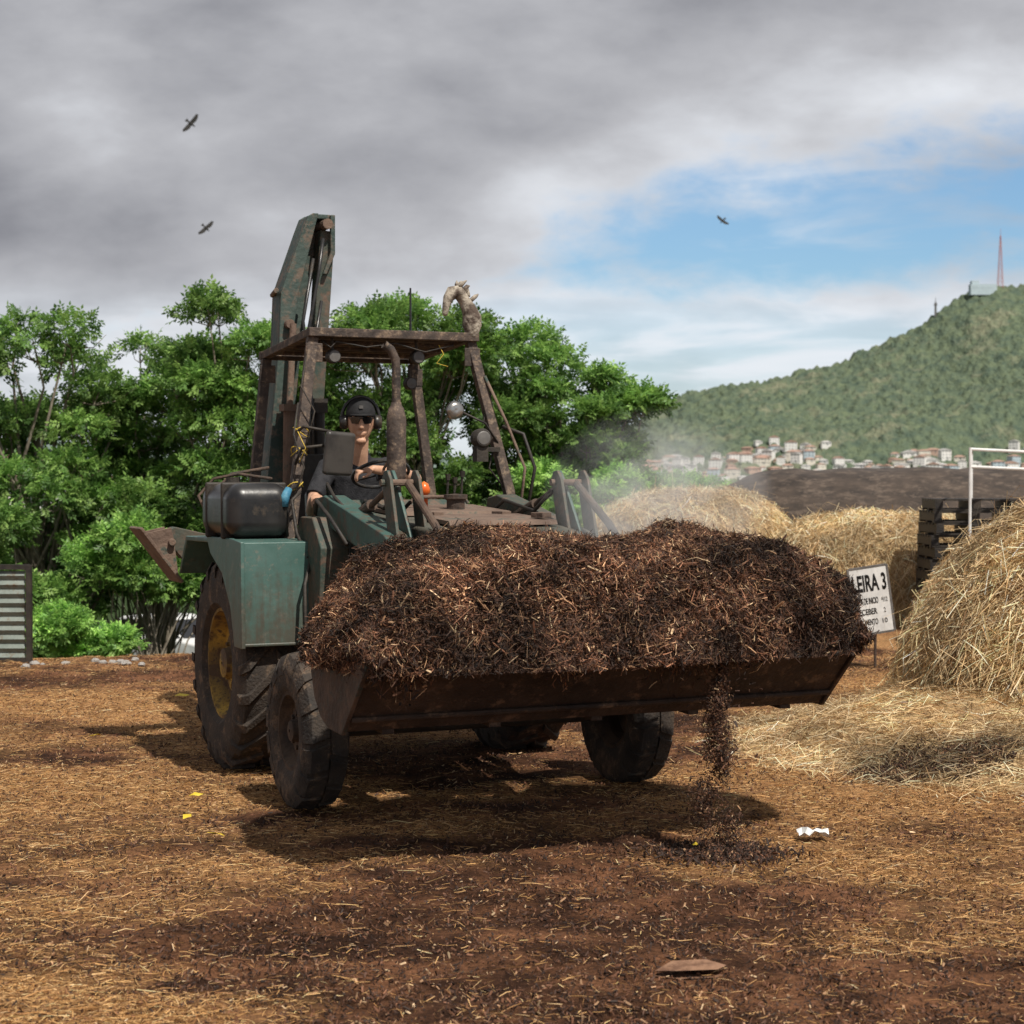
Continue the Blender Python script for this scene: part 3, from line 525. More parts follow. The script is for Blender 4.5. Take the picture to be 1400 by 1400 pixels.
# falling dirt
n=17000;tt=rng.random(n)**.9;sp=.020+.050*tt
wob=.03*np.sin(tt*6)+.02*np.sin(tt*15)
lx=.41+.07*tt+wob+rng.normal(size=n)*sp;ly=-2.0+rng.normal(size=n)*sp*.8
W_=np.array([list(tm@Vector((a_,c_,0))) for a_,c_ in zip(lx,ly)]);W_[:,2]=np.maximum(1.0-tt*.98+rng.normal(size=n)*.02,.03)
k=(fbm(tt*9+lx*14,lx*16,1,3)>.45)&(np.abs(lx-.41-.07*tt-wob)<sp*2.0);Wk=W_[k];nk=len(Wk)
f1=chips(Wk,rng.gamma(1.5,.0010,nk)+.0010,pick(MULCH,nk,[.32,.34,.25,.07,.02]))
n3=260;tt=rng.random(n3);lx=.45+.07*tt+rng.normal(size=n3)*.09;Wq=np.array([list(tm@Vector((a_,-2+rng.normal()*.07,0))) for a_ in lx]);Wq[:,2]=1.0-tt*.97
f3=chips(Wq,rng.gamma(2,.0014,n3)+.0015,pick(MULCH,n3,[.40,.32,.2,.06,.02]))
c0=tm@Vector((.48,-2.0,0));n2=5000;rr=np.abs(rng.normal(size=n2))*.13;aa=rng.uniform(0,6.28,n2)
Pq=np.stack([c0.x+rr*np.cos(aa)*1.3,c0.y+rr*np.sin(aa),.01+.05*np.exp(-(rr/.1)**2)*rng.random(n2)+.008],1);f2=chips(Pq,rng.gamma(1.8,.0020,n2)+.002,pick(MULCH,n2,[.5,.3,.15,.04,.01]))
put('falling_mulch',npmesh('falling_mulch',*merge([f1,f2,f3])),M['chips'],kind='stuff')
# ------------------------------------------------------------ driver
S0=Vector((-.13,1.72,1.28))
def tube_b(b,path,rad,flat=1,up=(0,0,1)):b.tube([Vector(p)-S0 for p in path],rad,14,round_=True,flat=flat,up=up)
def ell(b,c,r,rot=(0,0,0),n=20,m=14,fn=None):
    c=Vector(c)-S0;R=Euler(rot).to_matrix();v=[]
    for i in range(m+1):
        th=math.pi*i/m
        for k in range(n):
            a=2*math.pi*k/n;p=Vector((r[0]*math.sin(th)*math.cos(a),r[1]*math.sin(th)*math.sin(a),r[2]*math.cos(th)))
            if fn:p=fn(p)
            v.append(c+R@p)
    f=[(i*n+k,i*n+(k+1)%n,(i+1)*n+(k+1)%n,(i+1)*n+k) for i in range(m) for k in range(n)]
    b._add(v,f)
def remesh(b,name,vox,sm=4):
    me=b.mesh(name+'_t');o=bpy.data.objects.new('t',me);COL.objects.link(o)
    r=o.modifiers.new('r','REMESH');r.mode='VOXEL';r.voxel_size=vox;s=o.modifiers.new('s','SMOOTH');s.iterations=sm;s.factor=.5
    dg=bpy.context.evaluated_depsgraph_get();m2=bpy.data.meshes.new_from_object(o.evaluated_get(dg));m2.name=name
    bpy.data.objects.remove(o);m2.shade_smooth();return m2
HC=Vector((-.14,1.56,2.20));HS=1.12;HR=Euler((math.radians(2),0,math.radians(-17)))
def hd(p):return HC+HR.to_matrix()@(Vector(p)*HS)
b=B()
tube_b(b,[(-.13,1.74,1.31),(-.13,1.74,1.50),(-.13,1.70,1.70),(-.13,1.67,1.86),(-.13,1.665,1.925)],[.15,.145,.165,.16,.09],flat=.68,up=(0,1,0))
tube_b(b,[(-.32,1.67,1.90),(.06,1.67,1.90)],[.065,.065]);tube_b(b,[(-.13,1.65,1.92),(-.135,1.61,2.0),(-.14,1.58,2.09)],[.068,.062,.06])
def headf(p):
    z=p.z/.128;q=p.copy()
    if z<-.1:
        t_=min(1,(-z-.1)/.9);q.x*=1-.30*t_;q.y=q.y*(1-.22*t_)-.018*t_
    if q.y<0:
        q.y*=1-.10*math.exp(-((z-.08)/.16)**2)*(1 if abs(q.x)<.06 else 0)
    return q*HS
ell(b,HC,(.078,.098,.128),tuple(HR),28,22,headf)
def hp_(path,rad):b.tube([hd(p)-S0 for p in path],[r*HS for r in rad],10,round_=True)
hp_([(0,-.088,.025),(0,-.106,-.012),(0,-.108,-.03)],[.010,.014,.015]);hp_([(-.014,-.1,-.034),(.014,-.1,-.034)],[.008,.008])
hp_([(-.024,-.084,-.063),(0,-.095,-.060),(.024,-.084,-.063)],[.005,.008,.005]);hp_([(-.02,-.083,-.073),(0,-.091,-.074),(.02,-.083,-.073)],[.005,.008,.005])
hp_([(-.012,-.075,-.108),(.012,-.075,-.108)],[.020,.020])
for s_ in(-1,1):
    hp_([(s_*.077,.0,.022),(s_*.083,.008,.0),(s_*.077,.004,-.028)],[.014,.015,.009])
    hp_([(s_*.015,-.088,.036),(s_*.05,-.080,.036)],[.008,.007])
for s_ in(-1,1):
    hx=-.13+s_*.1
    tube_b(b,[(hx,1.72,1.33),(hx+s_*.05,1.5,1.34),(hx+s_*.08,1.30,1.33)],[.092,.08,.062]);tube_b(b,[(hx+s_*.08,1.30,1.33),(hx+s_*.08,1.25,1.22),(hx+s_*.07,1.32,1.17)],[.058,.056,.045])
    tube_b(b,[(hx+s_*.07,1.33,1.17),(hx+s_*.07,1.20,1.14)],[.04,.035])
def hand(b,w,d,n,curl,k):
    d=Vector(d).normalized();n=Vector(n);n=(n-d*n.dot(d)).normalized();s=d.cross(n)*k;w=Vector(w)
    b.tube([w-S0,w+d*.045-S0,w+d*.085-S0],[.026,.040,.038],12,round_=True,flat=.45,up=tuple(n))
    for i,(o,L) in enumerate(((-.030,.9),(-.010,1.),(.010,.95),(.029,.75))):
        p=w+d*.085+s*o;path=[p-d*.01]
        path.append(p)
        for j,l in enumerate((.038,.026,.020)):
            q=Matrix.Rotation(-curl*(j+.8+.12*i)*k,3,s) ;dj=q@d;p=p+dj*l*L;path.append(p)
        b.tube([x-S0 for x in path],[.0095,.0098,.009,.0083,.0075],8,round_=True)
    q=w+d*.025-s*.03;b.tube([q-S0,q+d*.02-s*.022-n*.012-S0,q+d*.045-s*.026-n*.028-S0,q+d*.062-s*.016-n*.034-S0],[.014,.012,.0105,.009],8,round_=True)
w1=(-.53,1.31,1.72);w2=(-.20,1.15,1.89)
tube_b(b,[(-.34,1.67,1.885),(-.45,1.56,1.72),(-.49,1.50,1.62)],[.058,.050,.043]);tube_b(b,[(-.49,1.50,1.62),(-.51,1.41,1.67),w1],[.044,.040,.027])
tube_b(b,[(.08,1.67,1.885),(.15,1.50,1.84),(.15,1.32,1.83)],[.058,.050,.043]);tube_b(b,[(.15,1.32,1.83),(.0,1.20,1.865),w2],[.044,.040,.027])
hand(b,w1,(-.25,-1,-.2),(0,-.1,1),.62,1);hand(b,w2,(-1,-.05,-.12),(.0,-.15,1),.62,1)
dr_loc=tm@S0
per=put('person',remesh(b,'person',.0065,3),M['skin'],None,dr_loc,YAW,label='driver in black t-shirt, black cap, sunglasses and ear defenders, seated',category='person')
b=B()
tube_b(b,[(-.13,1.74,1.34),(-.13,1.74,1.50),(-.13,1.70,1.70),(-.13,1.67,1.86),(-.13,1.665,1.925)],[.168,.164,.184,.180,.112],flat=.70,up=(0,1,0))
tube_b(b,[(-.33,1.67,1.895),(.07,1.67,1.895)],[.075,.075])
b.tube([Vector(p)-S0 for p in [(-.32,1.68,1.91),(-.39,1.62,1.81),(-.455,1.555,1.715)]],[.073,.068,.064],14)
b.tube([Vector(p)-S0 for p in [(.06,1.68,1.91),(.12,1.57,1.865),(.150,1.48,1.845)]],[.073,.068,.062],14)
put('shirt',remesh(b,'shirt',.009,4),M['shirt'],per)
b=B()
for s_ in(-1,1):
    hx=-.13+s_*.1
    tube_b(b,[(hx,1.73,1.33),(hx+s_*.05,1.5,1.34),(hx+s_*.08,1.30,1.335)],[.108,.094,.076]);tube_b(b,[(hx+s_*.08,1.30,1.33),(hx+s_*.08,1.25,1.22),(hx+s_*.07,1.32,1.19)],[.07,.066,.055])
tube_b(b,[(-.22,1.74,1.33),(-.04,1.74,1.33)],[.12,.12])
put('trousers',remesh(b,'trousers',.01,4),M['jeans'],per)
b=B()
ell(b,hd((0,.005,.045)),(.087,.106,.098),tuple(HR),24,14,lambda p:Vector((p.x,p.y,max(p.z,-.015)))*HS)
nb=len(b.v)
b.ext([(-.066,-.085),(-.056,-.130),(-.022,-.150),(.022,-.150),(.056,-.130),(.066,-.085),(0,-.07)],.038,.048,'xy')
for i in range(nb,len(b.v)):
    p=b.v[i];b.v[i]=tuple(hd((p[0],p[1],p[2]+(p[1]+.08)*.05))-S0)
cp=b.obj('cap',M['cap'],per,smooth=True)
b=B();b.box((0,0,0),(.022,.003,.018));
b.v=[tuple(hd((p[0],p[1]-.101,p[2]+.088))-S0) for p in b.v];b.obj('cap_emblem',M['mirrorback'],cp)
b=B()
for s_ in(-1,1):
    b.ext([(s_*.006,.018),(s_*.012,.032),(s_*.055,.032),(s_*.064,.018),(s_*.055,-.008),(s_*.018,-.010)],-.106,-.099,'xz')
b.box((0,-.104,.024),(.02,.004,.006))
for s_ in(-1,1):b.box((s_*.07,-.05,.024),(.004,.10,.007))
b.v=[tuple(hd((p[0]*(1),p[1]+.10*abs(p[0])*(1 if p[1]<-.09 else 0),p[2]))-S0) for p in b.v];b.obj('sunglasses',M['lens'],per,.001)
b=B()
for s_ in(-1,1):b.tube([hd((s_*.078,.01,0))-S0,hd((s_*.092,.01,0))-S0,hd((s_*.122,.012,.0))-S0],[.046,.050,.040],18)
b.tube([hd((.110*math.cos(q),.015,.015+.134*math.sin(q)))-S0 for q in np.linspace(0,math.pi,20)],.012,8);b.obj('ear_defenders',M['black'],per,smooth=True)
b=B();ell(b,hd((0,.028,.01)),(.082*HS,.082*HS,.085*HS),tuple(HR),20,12);b.obj('hair',M['hair'],per,smooth=True)
# ------------------------------------------------------------ sign
sg=empty('sign_board',(3.48,16.75,0),math.radians(8),label='small white board sign lettered LEIRA 3 on a thin post',category='sign')
ti=math.radians(-8)
b=B();b.tube([(0,.02,-.05),(0,.02,.40)],.014,8);b.obj('post',M['rust'],sg)
b=B();b.box((0,0,0),(.37,.012,.62));bd=b.obj('board',M['board'],sg,.002,loc=(-.05,0,.66));bd.rotation_euler=(0,ti,0)
b=B();b.box((.195,0,0),(.02,.02,.64));b.box((-.195,0,0),(.02,.02,.64));b.box((0,0,.32),(.37,.02,.018));b.box((0,0,-.32),(.37,.02,.018));b.obj('frame',M['mirrorback'],bd)
tmat=mat('black_lettering',(.01,.01,.01),(.02,.02,.02),5,rough=.6,bump=0)
def text(s,x,z,wd,hh,bold,parent,mt_=None):
    c=bpy.data.curves.new('t','FONT');c.body=s;c.size=1;c.extrude=.001;c.offset=bold;c.align_x='LEFT'
    o=bpy.data.objects.new('t',c);COL.objects.link(o);bpy.context.view_layer.update()
    m=bpy.data.meshes.new_from_object(o.evaluated_get(bpy.context.evaluated_depsgraph_get()));bpy.data.objects.remove(o)
    xs_=[v.co.x for v in m.vertices];ys_=[v.co.y for v in m.vertices]
    for v in m.vertices:
        v.co=Vector((x-wd/2+(v.co.x-min(xs_))/(max(xs_)-min(xs_))*wd,-.008-abs(v.co.z)*.5,z+(v.co.y-min(ys_))/(max(ys_)-min(ys_))*hh))
    m.name='lettering';put('lettering',m,mt_ or tmat,parent)
text('LEIRA 3',0,.085,.335,.165,.030,bd);text('DATA DE INICIO',-.05,-.035,.235,.062,.024,bd);text('9/12',.13,-.03,.06,.045,.01,bd);text('RECEBER',-.06,-.135,.21,.058,.022,bd);text('2',.12,-.13,.02,.045,.01,bd);text('MOMENTO',-.05,-.235,.18,.058,.022,bd);text('10',.11,-.23,.05,.045,.01,bd)
# ------------------------------------------------------------ pallets, rail frame, metal fence, stones, car
def pallet_mesh():
    b=B()
    for k in range(6):b.box((0,-.35+k*.14,.125),(.98,.09,.022))
    for k in range(3):b.box((0,-.35+k*.35,.01),(.98,.09,.02))
    for xx in(-.44,0,.44):b.box((xx,0,.067),(.09,.8,.09))
    return b.mesh('black_pallet')
pme=pallet_mesh()
for k in range(11):
    put('black_pallet',pme,M['dark'],None,(5.42+random.uniform(-.03,.03),20.9,.02+k*.142),random.uniform(-.04,.04),label='black slatted pallet in a stack beside the straw',category='pallet',group='stacked black pallets')
b=B();
for a_,c_ in(((5.22,20,0),(5.22,20,2.17)),((6.6,20.6,0),(6.6,20.6,2.12)),((5.22,20,2.15),(6.6,20.6,2.10)),((5.22,20,1.95),(6.6,20.6,1.90)),((5.22,20,2.15),(5.6,21.4,2.12)),((5.6,21.4,0),(5.6,21.4,2.12))):b.tube([a_,c_],.018,8)
b.obj('metal_rail_frame',M['white'],label='thin white metal rail frame above the straw mound',category='rail')
b=B()
pts=[(17.35+(.016 if k%2 else -.016),.05+k*.045) for k in range(20)]
b.ext(pts+[(p[0]+.006,p[1]) for p in pts[::-1]],-6.7,-4.82,'yz');fe=b.obj('corrugated_fence',mat('grey_green_sheet',(.13,.16,.14),(.24,.27,.24),3,.35,.65,.6,.1,30,c3=(.14,.09,.05),s3=8,t3=.6),label='low grey metal panel with horizontal ribs in dark frame',category='fence')
b=B();b.box((-5.76,17.35,.945),(1.98,.06,.05));b.box((-5.76,17.35,.02),(1.98,.06,.05));b.box((-4.78,17.35,.48),(.05,.07,.96));b.box((-6.0,17.31,.48),(.04,.03,.9));b.obj('frame',M['dark'],fe)
sm_=mat('pale_stone',(.22,.2,.18),(.5,.47,.43),10,.35,.65,.9,.5,30)
def stone(n0):
    b=B();r_=random.Random(n0)
    v=[];n,m=8,6
    for i in range(m+1):
        for k in range(n):
            th=math.pi*i/m;a=2*math.pi*k/n;q=1+r_.uniform(-.18,.18) if 0<i<m else 1;v.append((math.sin(th)*math.cos(a)*q,math.sin(th)*math.sin(a)*.8*q,math.cos(th)*.6*q))
    b._add(v,[(i*n+k,i*n+(k+1)%n,(i+1)*n+(k+1)%n,(i+1)*n+k) for i in range(m) for k in range(n)]);return b.mesh('stone')
sms=[stone(i) for i in range(4)]
for k in range(14):
    x_=random.uniform(-4.75,-3.6);y_=17.25+.3*(x_+4)+random.uniform(-.3,.3);s_=random.uniform(.025,.065)
    o=put('stone',sms[k%4],sm_,None,(x_,y_,float(ground_z(np.array(x_),np.array(y_)))+.01),random.uniform(0,6),label='small pale stone on the yard edge',category='stone',group='stones along the yard edge');o.scale=(s_,s_,s_)
car=empty('parked_car',(-8.05,42,-2.98),math.radians(52),label='white parked hatchback car behind the trees',category='car')
wh=M['white']
b=B();b.ext([(-2.0,.35),(-2.05,.75),(-1.6,.95),(-1.0,1.02),(1.85,1.0),(2.0,.8),(2.0,.35),(1.6,.3),(-1.7,.3)],-.85,.85);b.ext([(-1.0,1.0),(-.35,1.42),(.2,1.48),(1.2,1.45),(1.8,1.02)],-.70,.70);b.obj('body',wh,car,.07)
b=B();b.ext([(-.9,1.05),(-.35,1.38),(.2,1.42),(1.1,1.39),(1.6,1.05)],-.72,.72);b.ext([(-1.0,1.05),(-.40,1.41),(-.36,1.38),(-.94,1.03)],-.62,.62);b.obj('window',M['lens'],car)
for yy in(-1.35,1.25):
    for xx in(-.80,.80):
        b=B();b.lathe([(-.1,.15),(-.11,.3),(-.08,.32),(.08,.32),(.11,.3),(.1,.15)],(xx,yy,.32),'x',24);w_=b.obj('wheel',M['tyre'],car);b=B();b.lathe([(-.09,.16),(-.06,.0),(.06,.0),(.09,.16)],(xx,yy,.32),'x',20);b.obj('rim',M['chrome'],w_)
for xx in(-.6,.6):b=B();b.box((xx,-2.0,.7),(.3,.12,.14));b.obj('headlight',M['glass'],car,.03)
lm=mat('yellow_leaf',(.6,.42,.03),(.7,.55,.05),20,rough=.6,bump=.1)
for i_,(x_,y_,s_) in enumerate(((-1.80,9.95,.04),(-1.74,9.35,.045),(-1.49,8.80,.06),(-2.9,12.2,.05),(.9,8.6,.03),(-2.7,14.3,.06),(-2.2,7.2,.03))):
    b=B();b._add([(-s_,0,.0),(-s_*.3,-s_*.4,.012),(s_*.5,-s_*.35,.01),(s_*1.1,0,.02),(s_*.5,s_*.35,.018),(-s_*.3,s_*.4,.02)],[(0,1,2,3,4,5)])
    o=b.obj('fallen_leaf',lm,loc=(x_,y_,float(ground_z(np.array(x_),np.array(y_)))+.035),label='yellow fallen leaf lying on the mulch',category='leaf',group='fallen yellow leaves');o.rotation_euler=(.12,.1,i_*1.3)
b=B();r_=random.Random(3);g_=[(i,j) for i in range(7) for j in range(4)];b._add([((i-3)*.026,(j-1.5)*.03,r_.uniform(0,.045)) for i,j in g_],[(i*4+j,(i+1)*4+j,(i+1)*4+j+1,i*4+j+1) for i in range(6) for j in range(3)])
b.obj('crumpled_paper',wh,loc=(1.52,8.82,.03),label='crumpled white scrap of paper on the ground',category='litter')
b=B();b._add([(-.13,-.03,.0),(-.05,-.07,.01),(.10,-.05,.01),(.14,.0,.012),(.07,.07,.015),(-.06,.06,.012)],[(0,1,2,3,4,5)]);b._add([(-.13,-.03,-.02),(-.05,-.07,-.02),(.10,-.05,-.02),(.14,.0,-.02),(.07,.07,-.02),(-.06,.06,-.02)],[(0,1,2,3,4,5)])
b.obj('bark_piece',mat('bark_piece',(.14,.07,.04),(.27,.15,.09),14,rough=.9,bump=.5),loc=(.66,6.50,.015),label='flat reddish-brown piece of bark on the mulch',category='bark')
# ------------------------------------------------------------ trees
LEAF=np.array([[.055,.115,.028],[.095,.185,.042],[.15,.26,.058],[.22,.34,.09]])
def leaves(C,out,n_l,size,col,rg):
    n=len(C);A=unit(out+rg.normal(size=(n,3))*.55);Nn=unit(np.cross(A,rg.normal(size=(n,3)))*.7+np.array([0,0,.9]));S=unit(np.cross(A,Nn));Nn=np.cross(S,A)
    Vs=[];Cs=[]
    for k in range(n_l):
        side=(-1 if k%2 else 1);t=(k//2+.5)/(n_l/2)
        if k==n_l-1:dirn=A;base=C+A*size*1.8
        else:
            dirn=unit(A*.45+S*side*.9-np.array([0,0,.25])+rg.normal(size=(n,3))*.15);base=C+A*(t*size*2.0)
        ln=size*rg.uniform(.75,1.15,(n,1));wd=ln*.24;w=unit(np.cross(dirn,Nn))
        Vs.append(np.stack([base,base+dirn*ln*.45+w*wd,base+dirn*ln-Nn*ln*.15,base+dirn*ln*.45-w*wd],1));Cs.append(np.repeat((col*rg.uniform(.8,1.2,(n,1)))[:,None,:],4,1))
    V=np.concatenate(Vs).reshape(-1,3);Cc=np.concatenate(Cs).reshape(-1,3);F=np.arange(len(V)).reshape(-1,4);return V,F,Cc
def tree(name,base,envs,npads,nspr,seed,label,tr_r=.14,bright=1.,pr=.5,leaf=.08,nleaf=9,flat=.68,trunks=1,skew=.5):
    rg=np.random.default_rng(seed);root=empty(name,base,0,label=label,category='tree' if name=='tree' else 'bush',group='trees and bushes along the yard edge')
    bx=Vector(base);pads=[]
    w=np.array([e[3]*e[4] for e in envs]);w/=w.sum()
    for k in range(npads):
        e=envs[rg.choice(len(envs),p=w)]
        d=unit(rg.normal(size=(1,3)))[0];r=rg.uniform(.25,1.0)**skew
        pads.append((Vector((e[0]+d[0]*e[3]*r,e[1]+d[1]*e[3]*.8*r,e[2]+d[2]*e[4]*r)),pr*rg.uniform(.5,1.2)))
    tb=B();top=max(p[0].z for p in pads)
    cx=sum(p[0].x for p in pads)/len(pads)-bx.x;cy=sum(p[0].y for p in pads)/len(pads)-bx.y
    stems=[]
    for q in range(trunks):
        H=(top-bx.z)*.8;st=[];ox=rg.uniform(-.5,.5)*(trunks>1)
        for i in range(8):
            t=i/7;st.append(Vector((ox*t+cx*t*.9+.15*math.sin(t*5+seed+q),cy*t*.9+.12*math.cos(t*4+seed),H*t-.1)))
        tb.tube(st,[tr_r*(1-.8*i/7)*(1.25 if i==0 else 1) for i in range(8)],9);stems.append(st)
    parts=[]
    for (c,r) in pads:
        l=c-bx;st=stems[rg.integers(len(stems))];zt=min(max((l.z*.55-.2)/max(st[-1].z,.1),.1),.95)*7;i0=int(zt);s0=st[min(i0,6)].lerp(st[min(i0+1,7)],zt-i0)
        m1=s0.lerp(l,.45)+Vector((rg.normal()*.12,rg.normal()*.12,.12));m2=s0.lerp(l,.8)+Vector((rg.normal()*.08,rg.normal()*.08,.08));rr=tr_r*.30
        tb.tube([s0,m1,m2,l],[rr,rr*.7,rr*.45,rr*.25],6,cap=False)
        for q in range(5):
            e=l+Vector((rg.normal()*r*.6,rg.normal()*r*.6,rg.uniform(-.1,.5)*r));tb.tube([m2.lerp(l,.6),m2.lerp(e,.6)+Vector((0,0,.03)),e],[rr*.3,rr*.2,rr*.08],4,cap=False)
        n=int(nspr*(r/pr)**2);d=unit(rg.normal(size=(n,3)));d[:,2]=np.where(d[:,2]<-.55,-d[:,2],d[:,2])
        rad=r*rg.uniform(.2,1.,(n,1))**.5*(.35+1.3*fbm(d[:,0]*2.5+c.x,d[:,1]*2.5+c.z,d[:,2]*2.5,2))[:,None]
        C=np.array(l)+d*rad*np.array([1.1,1.1,flat])
        up_tone=np.clip(d[:,2:3]*.4+.84,.5,1.22)  # leaf colour lighter towards the top of each pad, darker below
        cc=LEAF[rg.choice(4,n,p=[.20,.33,.31,.16])]*bright*rg.uniform(.75,1.4)*up_tone
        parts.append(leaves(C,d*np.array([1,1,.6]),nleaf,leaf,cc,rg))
    put('trunk',tb.mesh('trunk',True),M['bark'],root)
    put('crown',npmesh('crown',*merge(parts)),M['leaf'],root)
    return root
tree('tree',(-6.6,25.5,-3.0),[(-7.1,25.5,3.2,1.75,1.3),(-6.2,25,1.6,1.5,1.3),(-7.3,25.5,.6,1.5,1.5)],66,165,1,'large leafy tree with spreading dark green crown',.13,1.22,pr=.41)
tree('tree',(-4.9,26.5,-3.1),[(-5.3,26.5,2.7,1.1,1.25),(-5.4,26,1.3,1.1,1.2)],38,170,2,'leafy tree with feathery foliage beside the yard',.10,1.3,pr=.39)
tree('tree',(-4.0,25.0,-3.0),[(-4.1,25.,3.6,.9,.85),(-3.9,25,2.2,1.0,1.2),(-4.0,25,.8,.8,.9),(-3.0,25.4,3.1,.6,.8)],50,170,3,'slender leafy tree with open upper branches',.10,1.35,pr=.35)
tree('tree',(-1.9,26.0,-3.0),[(-2.0,26,3.3,1.5,.95),(-.9,26,3.1,1.2,1.0),(-1.7,26,1.3,1.6,1.3)],64,180,4,'leafy tree with broad green crown behind the cab',.12,1.22,pr=.41)
tree('tree',(.35,26.5,-3.2),[(.1,26.5,3.2,.85,.8),(.5,26.5,2.2,1.1,1.0),(.2,26.3,.9,1.0,.8)],42,185,5,'leafy tree with layered branches',.11,1.3,pr=.37)
tree('tree',(1.2,25.6,-3.0),[(1.1,25.6,2.9,.85,.5),(1.78,25.6,2.65,.65,.3),(1.0,25.6,2.1,.95,.7),(.8,25.6,1.3,.9,.6)],42,175,6,'spreading tree with outstretched leafy branches',.10,1.3,pr=.32,flat=.55)
tree('bush',(1.4,24.6,-2.4),[(1.0,24.6,1.4,.8,.55),(1.9,25.2,1.35,.6,.4)],26,260,7,'bright green leafy bush',.06,1.7,pr=.34,trunks=3,leaf=.07)
tree('bush',(2.6,27.4,-3.0),[(2.7,27.4,1.5,.55,.32),(1.9,27.4,1.3,.7,.5)],18,260,8,'light green bush behind the straw heap',.05,1.6,pr=.32,trunks=3,leaf=.07)
tree('bush',(-5.2,20.9,-1.6),[(-4.98,20.9,-.18,.26,.34),(-5.3,20.9,-.05,.25,.3)],14,230,9,'yellow-green bush at the yard edge',.04,2.3,pr=.21,trunks=3,leaf=.055)
tree('bush',(-6.0,22.2,-2.4),[(-6.1,22.4,.0,.7,.8),(-6.6,22.4,.5,.8,1.0)],28,230,10,'leafy green bush at the yard edge',.06,1.2,pr=.36,trunks=3)
tree('bush',(-2.6,23.6,-2.8),[(-2.9,23.6,-.2,.6,.8),(-1.8,23.6,.0,1.0,.8),(-.6,24,.2,.9,.8)],34,230,11,'leafy green bush behind the loader',.06,1.1,pr=.4,trunks=3)
tree('bush',(-6.6,31,-3.3),[(-6.4,31,.35,1.0,.55),(-7.8,31,.1,1.2,.9),(-5.2,31,.3,.8,.6)],38,210,12,'dense leafy bush under the trees',.06,1.3,pr=.45,trunks=3,leaf=.10)
tree('bush',(-4.9,23.0,-2.7),[(-5.0,23.0,.75,.7,.45),(-4.1,23.2,.55,.45,.4)],18,210,13,'bright leafy bush below the tree crowns',.05,1.6,pr=.32,trunks=3,leaf=.075)
# ------------------------------------------------------------ hills
def hill(name,y0,yr,y1,pts,mt,amp,nx=420,ny=150,dome=1.0):
    px=np.array([p[0] for p in pts]);pz=np.array([p[1] for p in pts])
    xs=np.linspace(px[0],px[-1],nx);ys=np.concatenate([np.linspace(y0,yr,ny),np.linspace(yr,y1,20)[1:]]);X,Y=np.meshgrid(xs,ys)
    rz=np.interp(X,px,pz)
    t=np.where(Y<yr,(Y-y0)/(yr-y0),1-(Y-yr)/(y1-yr));prof=np.clip(t,0,1)**1.15
    Z=-9+(rz+9)*prof+ (fbm(X*.012,Y*.012,3,4)-.5)*34*np.sin(np.clip(t,0,1)*np.pi)*dome
    w=sstep(.02,.2,t)
    Z=Z+w*amp*(fbm(X*.22,Y*.14,1,3)-.5)*1.8+w*amp*1.0*(vnoise(X*.45,Y*.34,8)-.5)
    idx=np.arange(X.size).reshape(X.shape);F=np.stack([idx[:-1,:-1],idx[:-1,1:],idx[1:,1:],idx[1:,:-1]],-1).reshape(-1,4)
    put(name,npmesh(name,np.stack([X,Y,Z],-1).reshape(-1,3),F,None,True),mt,kind='structure')
    def hf(x,y):
        t=min(max((y-y0)/(yr-y0),0),1);return float(-9+(np.interp(x,px,pz)+9)*t**1.15+(float(fbm(np.array(x*.012),np.array(y*.012),3,4))-.5)*34*math.sin(t*math.pi)*dome)
    return hf
hm1=mat('haze_tinted_forest_hillside',(.080,.112,.085),(.150,.185,.112),.09,.36,.64,.95,1,.4,c3=(.22,.225,.15),s3=.018,t3=.59,spec=.02)  # distance haze is tinted into the colours of both hill materials
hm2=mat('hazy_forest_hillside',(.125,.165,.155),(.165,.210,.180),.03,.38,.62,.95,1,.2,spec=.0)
for hm_,d_ in((hm1,3),(hm2,2)):
    for nn in hm_.node_tree.nodes:
        if nn.type=='BUMP':nn.inputs['Distance'].default_value=d_
H1=[(30,-9),(75,14),(92,36),(115,54),(144,70),(180,78),(212,82),(281,99),(344,128),(375,150),(390,158),(412,164),(450,163),(520,153),(640,120),(900,20)]
h1=hill('hill',1040,1500,2100,H1,hm1,3.6,620,200)
H2=[(90,-9),(150,40),(200,85),(250,112),(300,122),(380,130),(420,140),(520,150),(640,160),(900,130)]
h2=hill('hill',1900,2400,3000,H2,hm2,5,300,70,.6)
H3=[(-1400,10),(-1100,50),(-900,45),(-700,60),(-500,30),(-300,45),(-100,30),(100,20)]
h3=hill('hill',2200,2600,3000,H3,hm2,5,200,40)
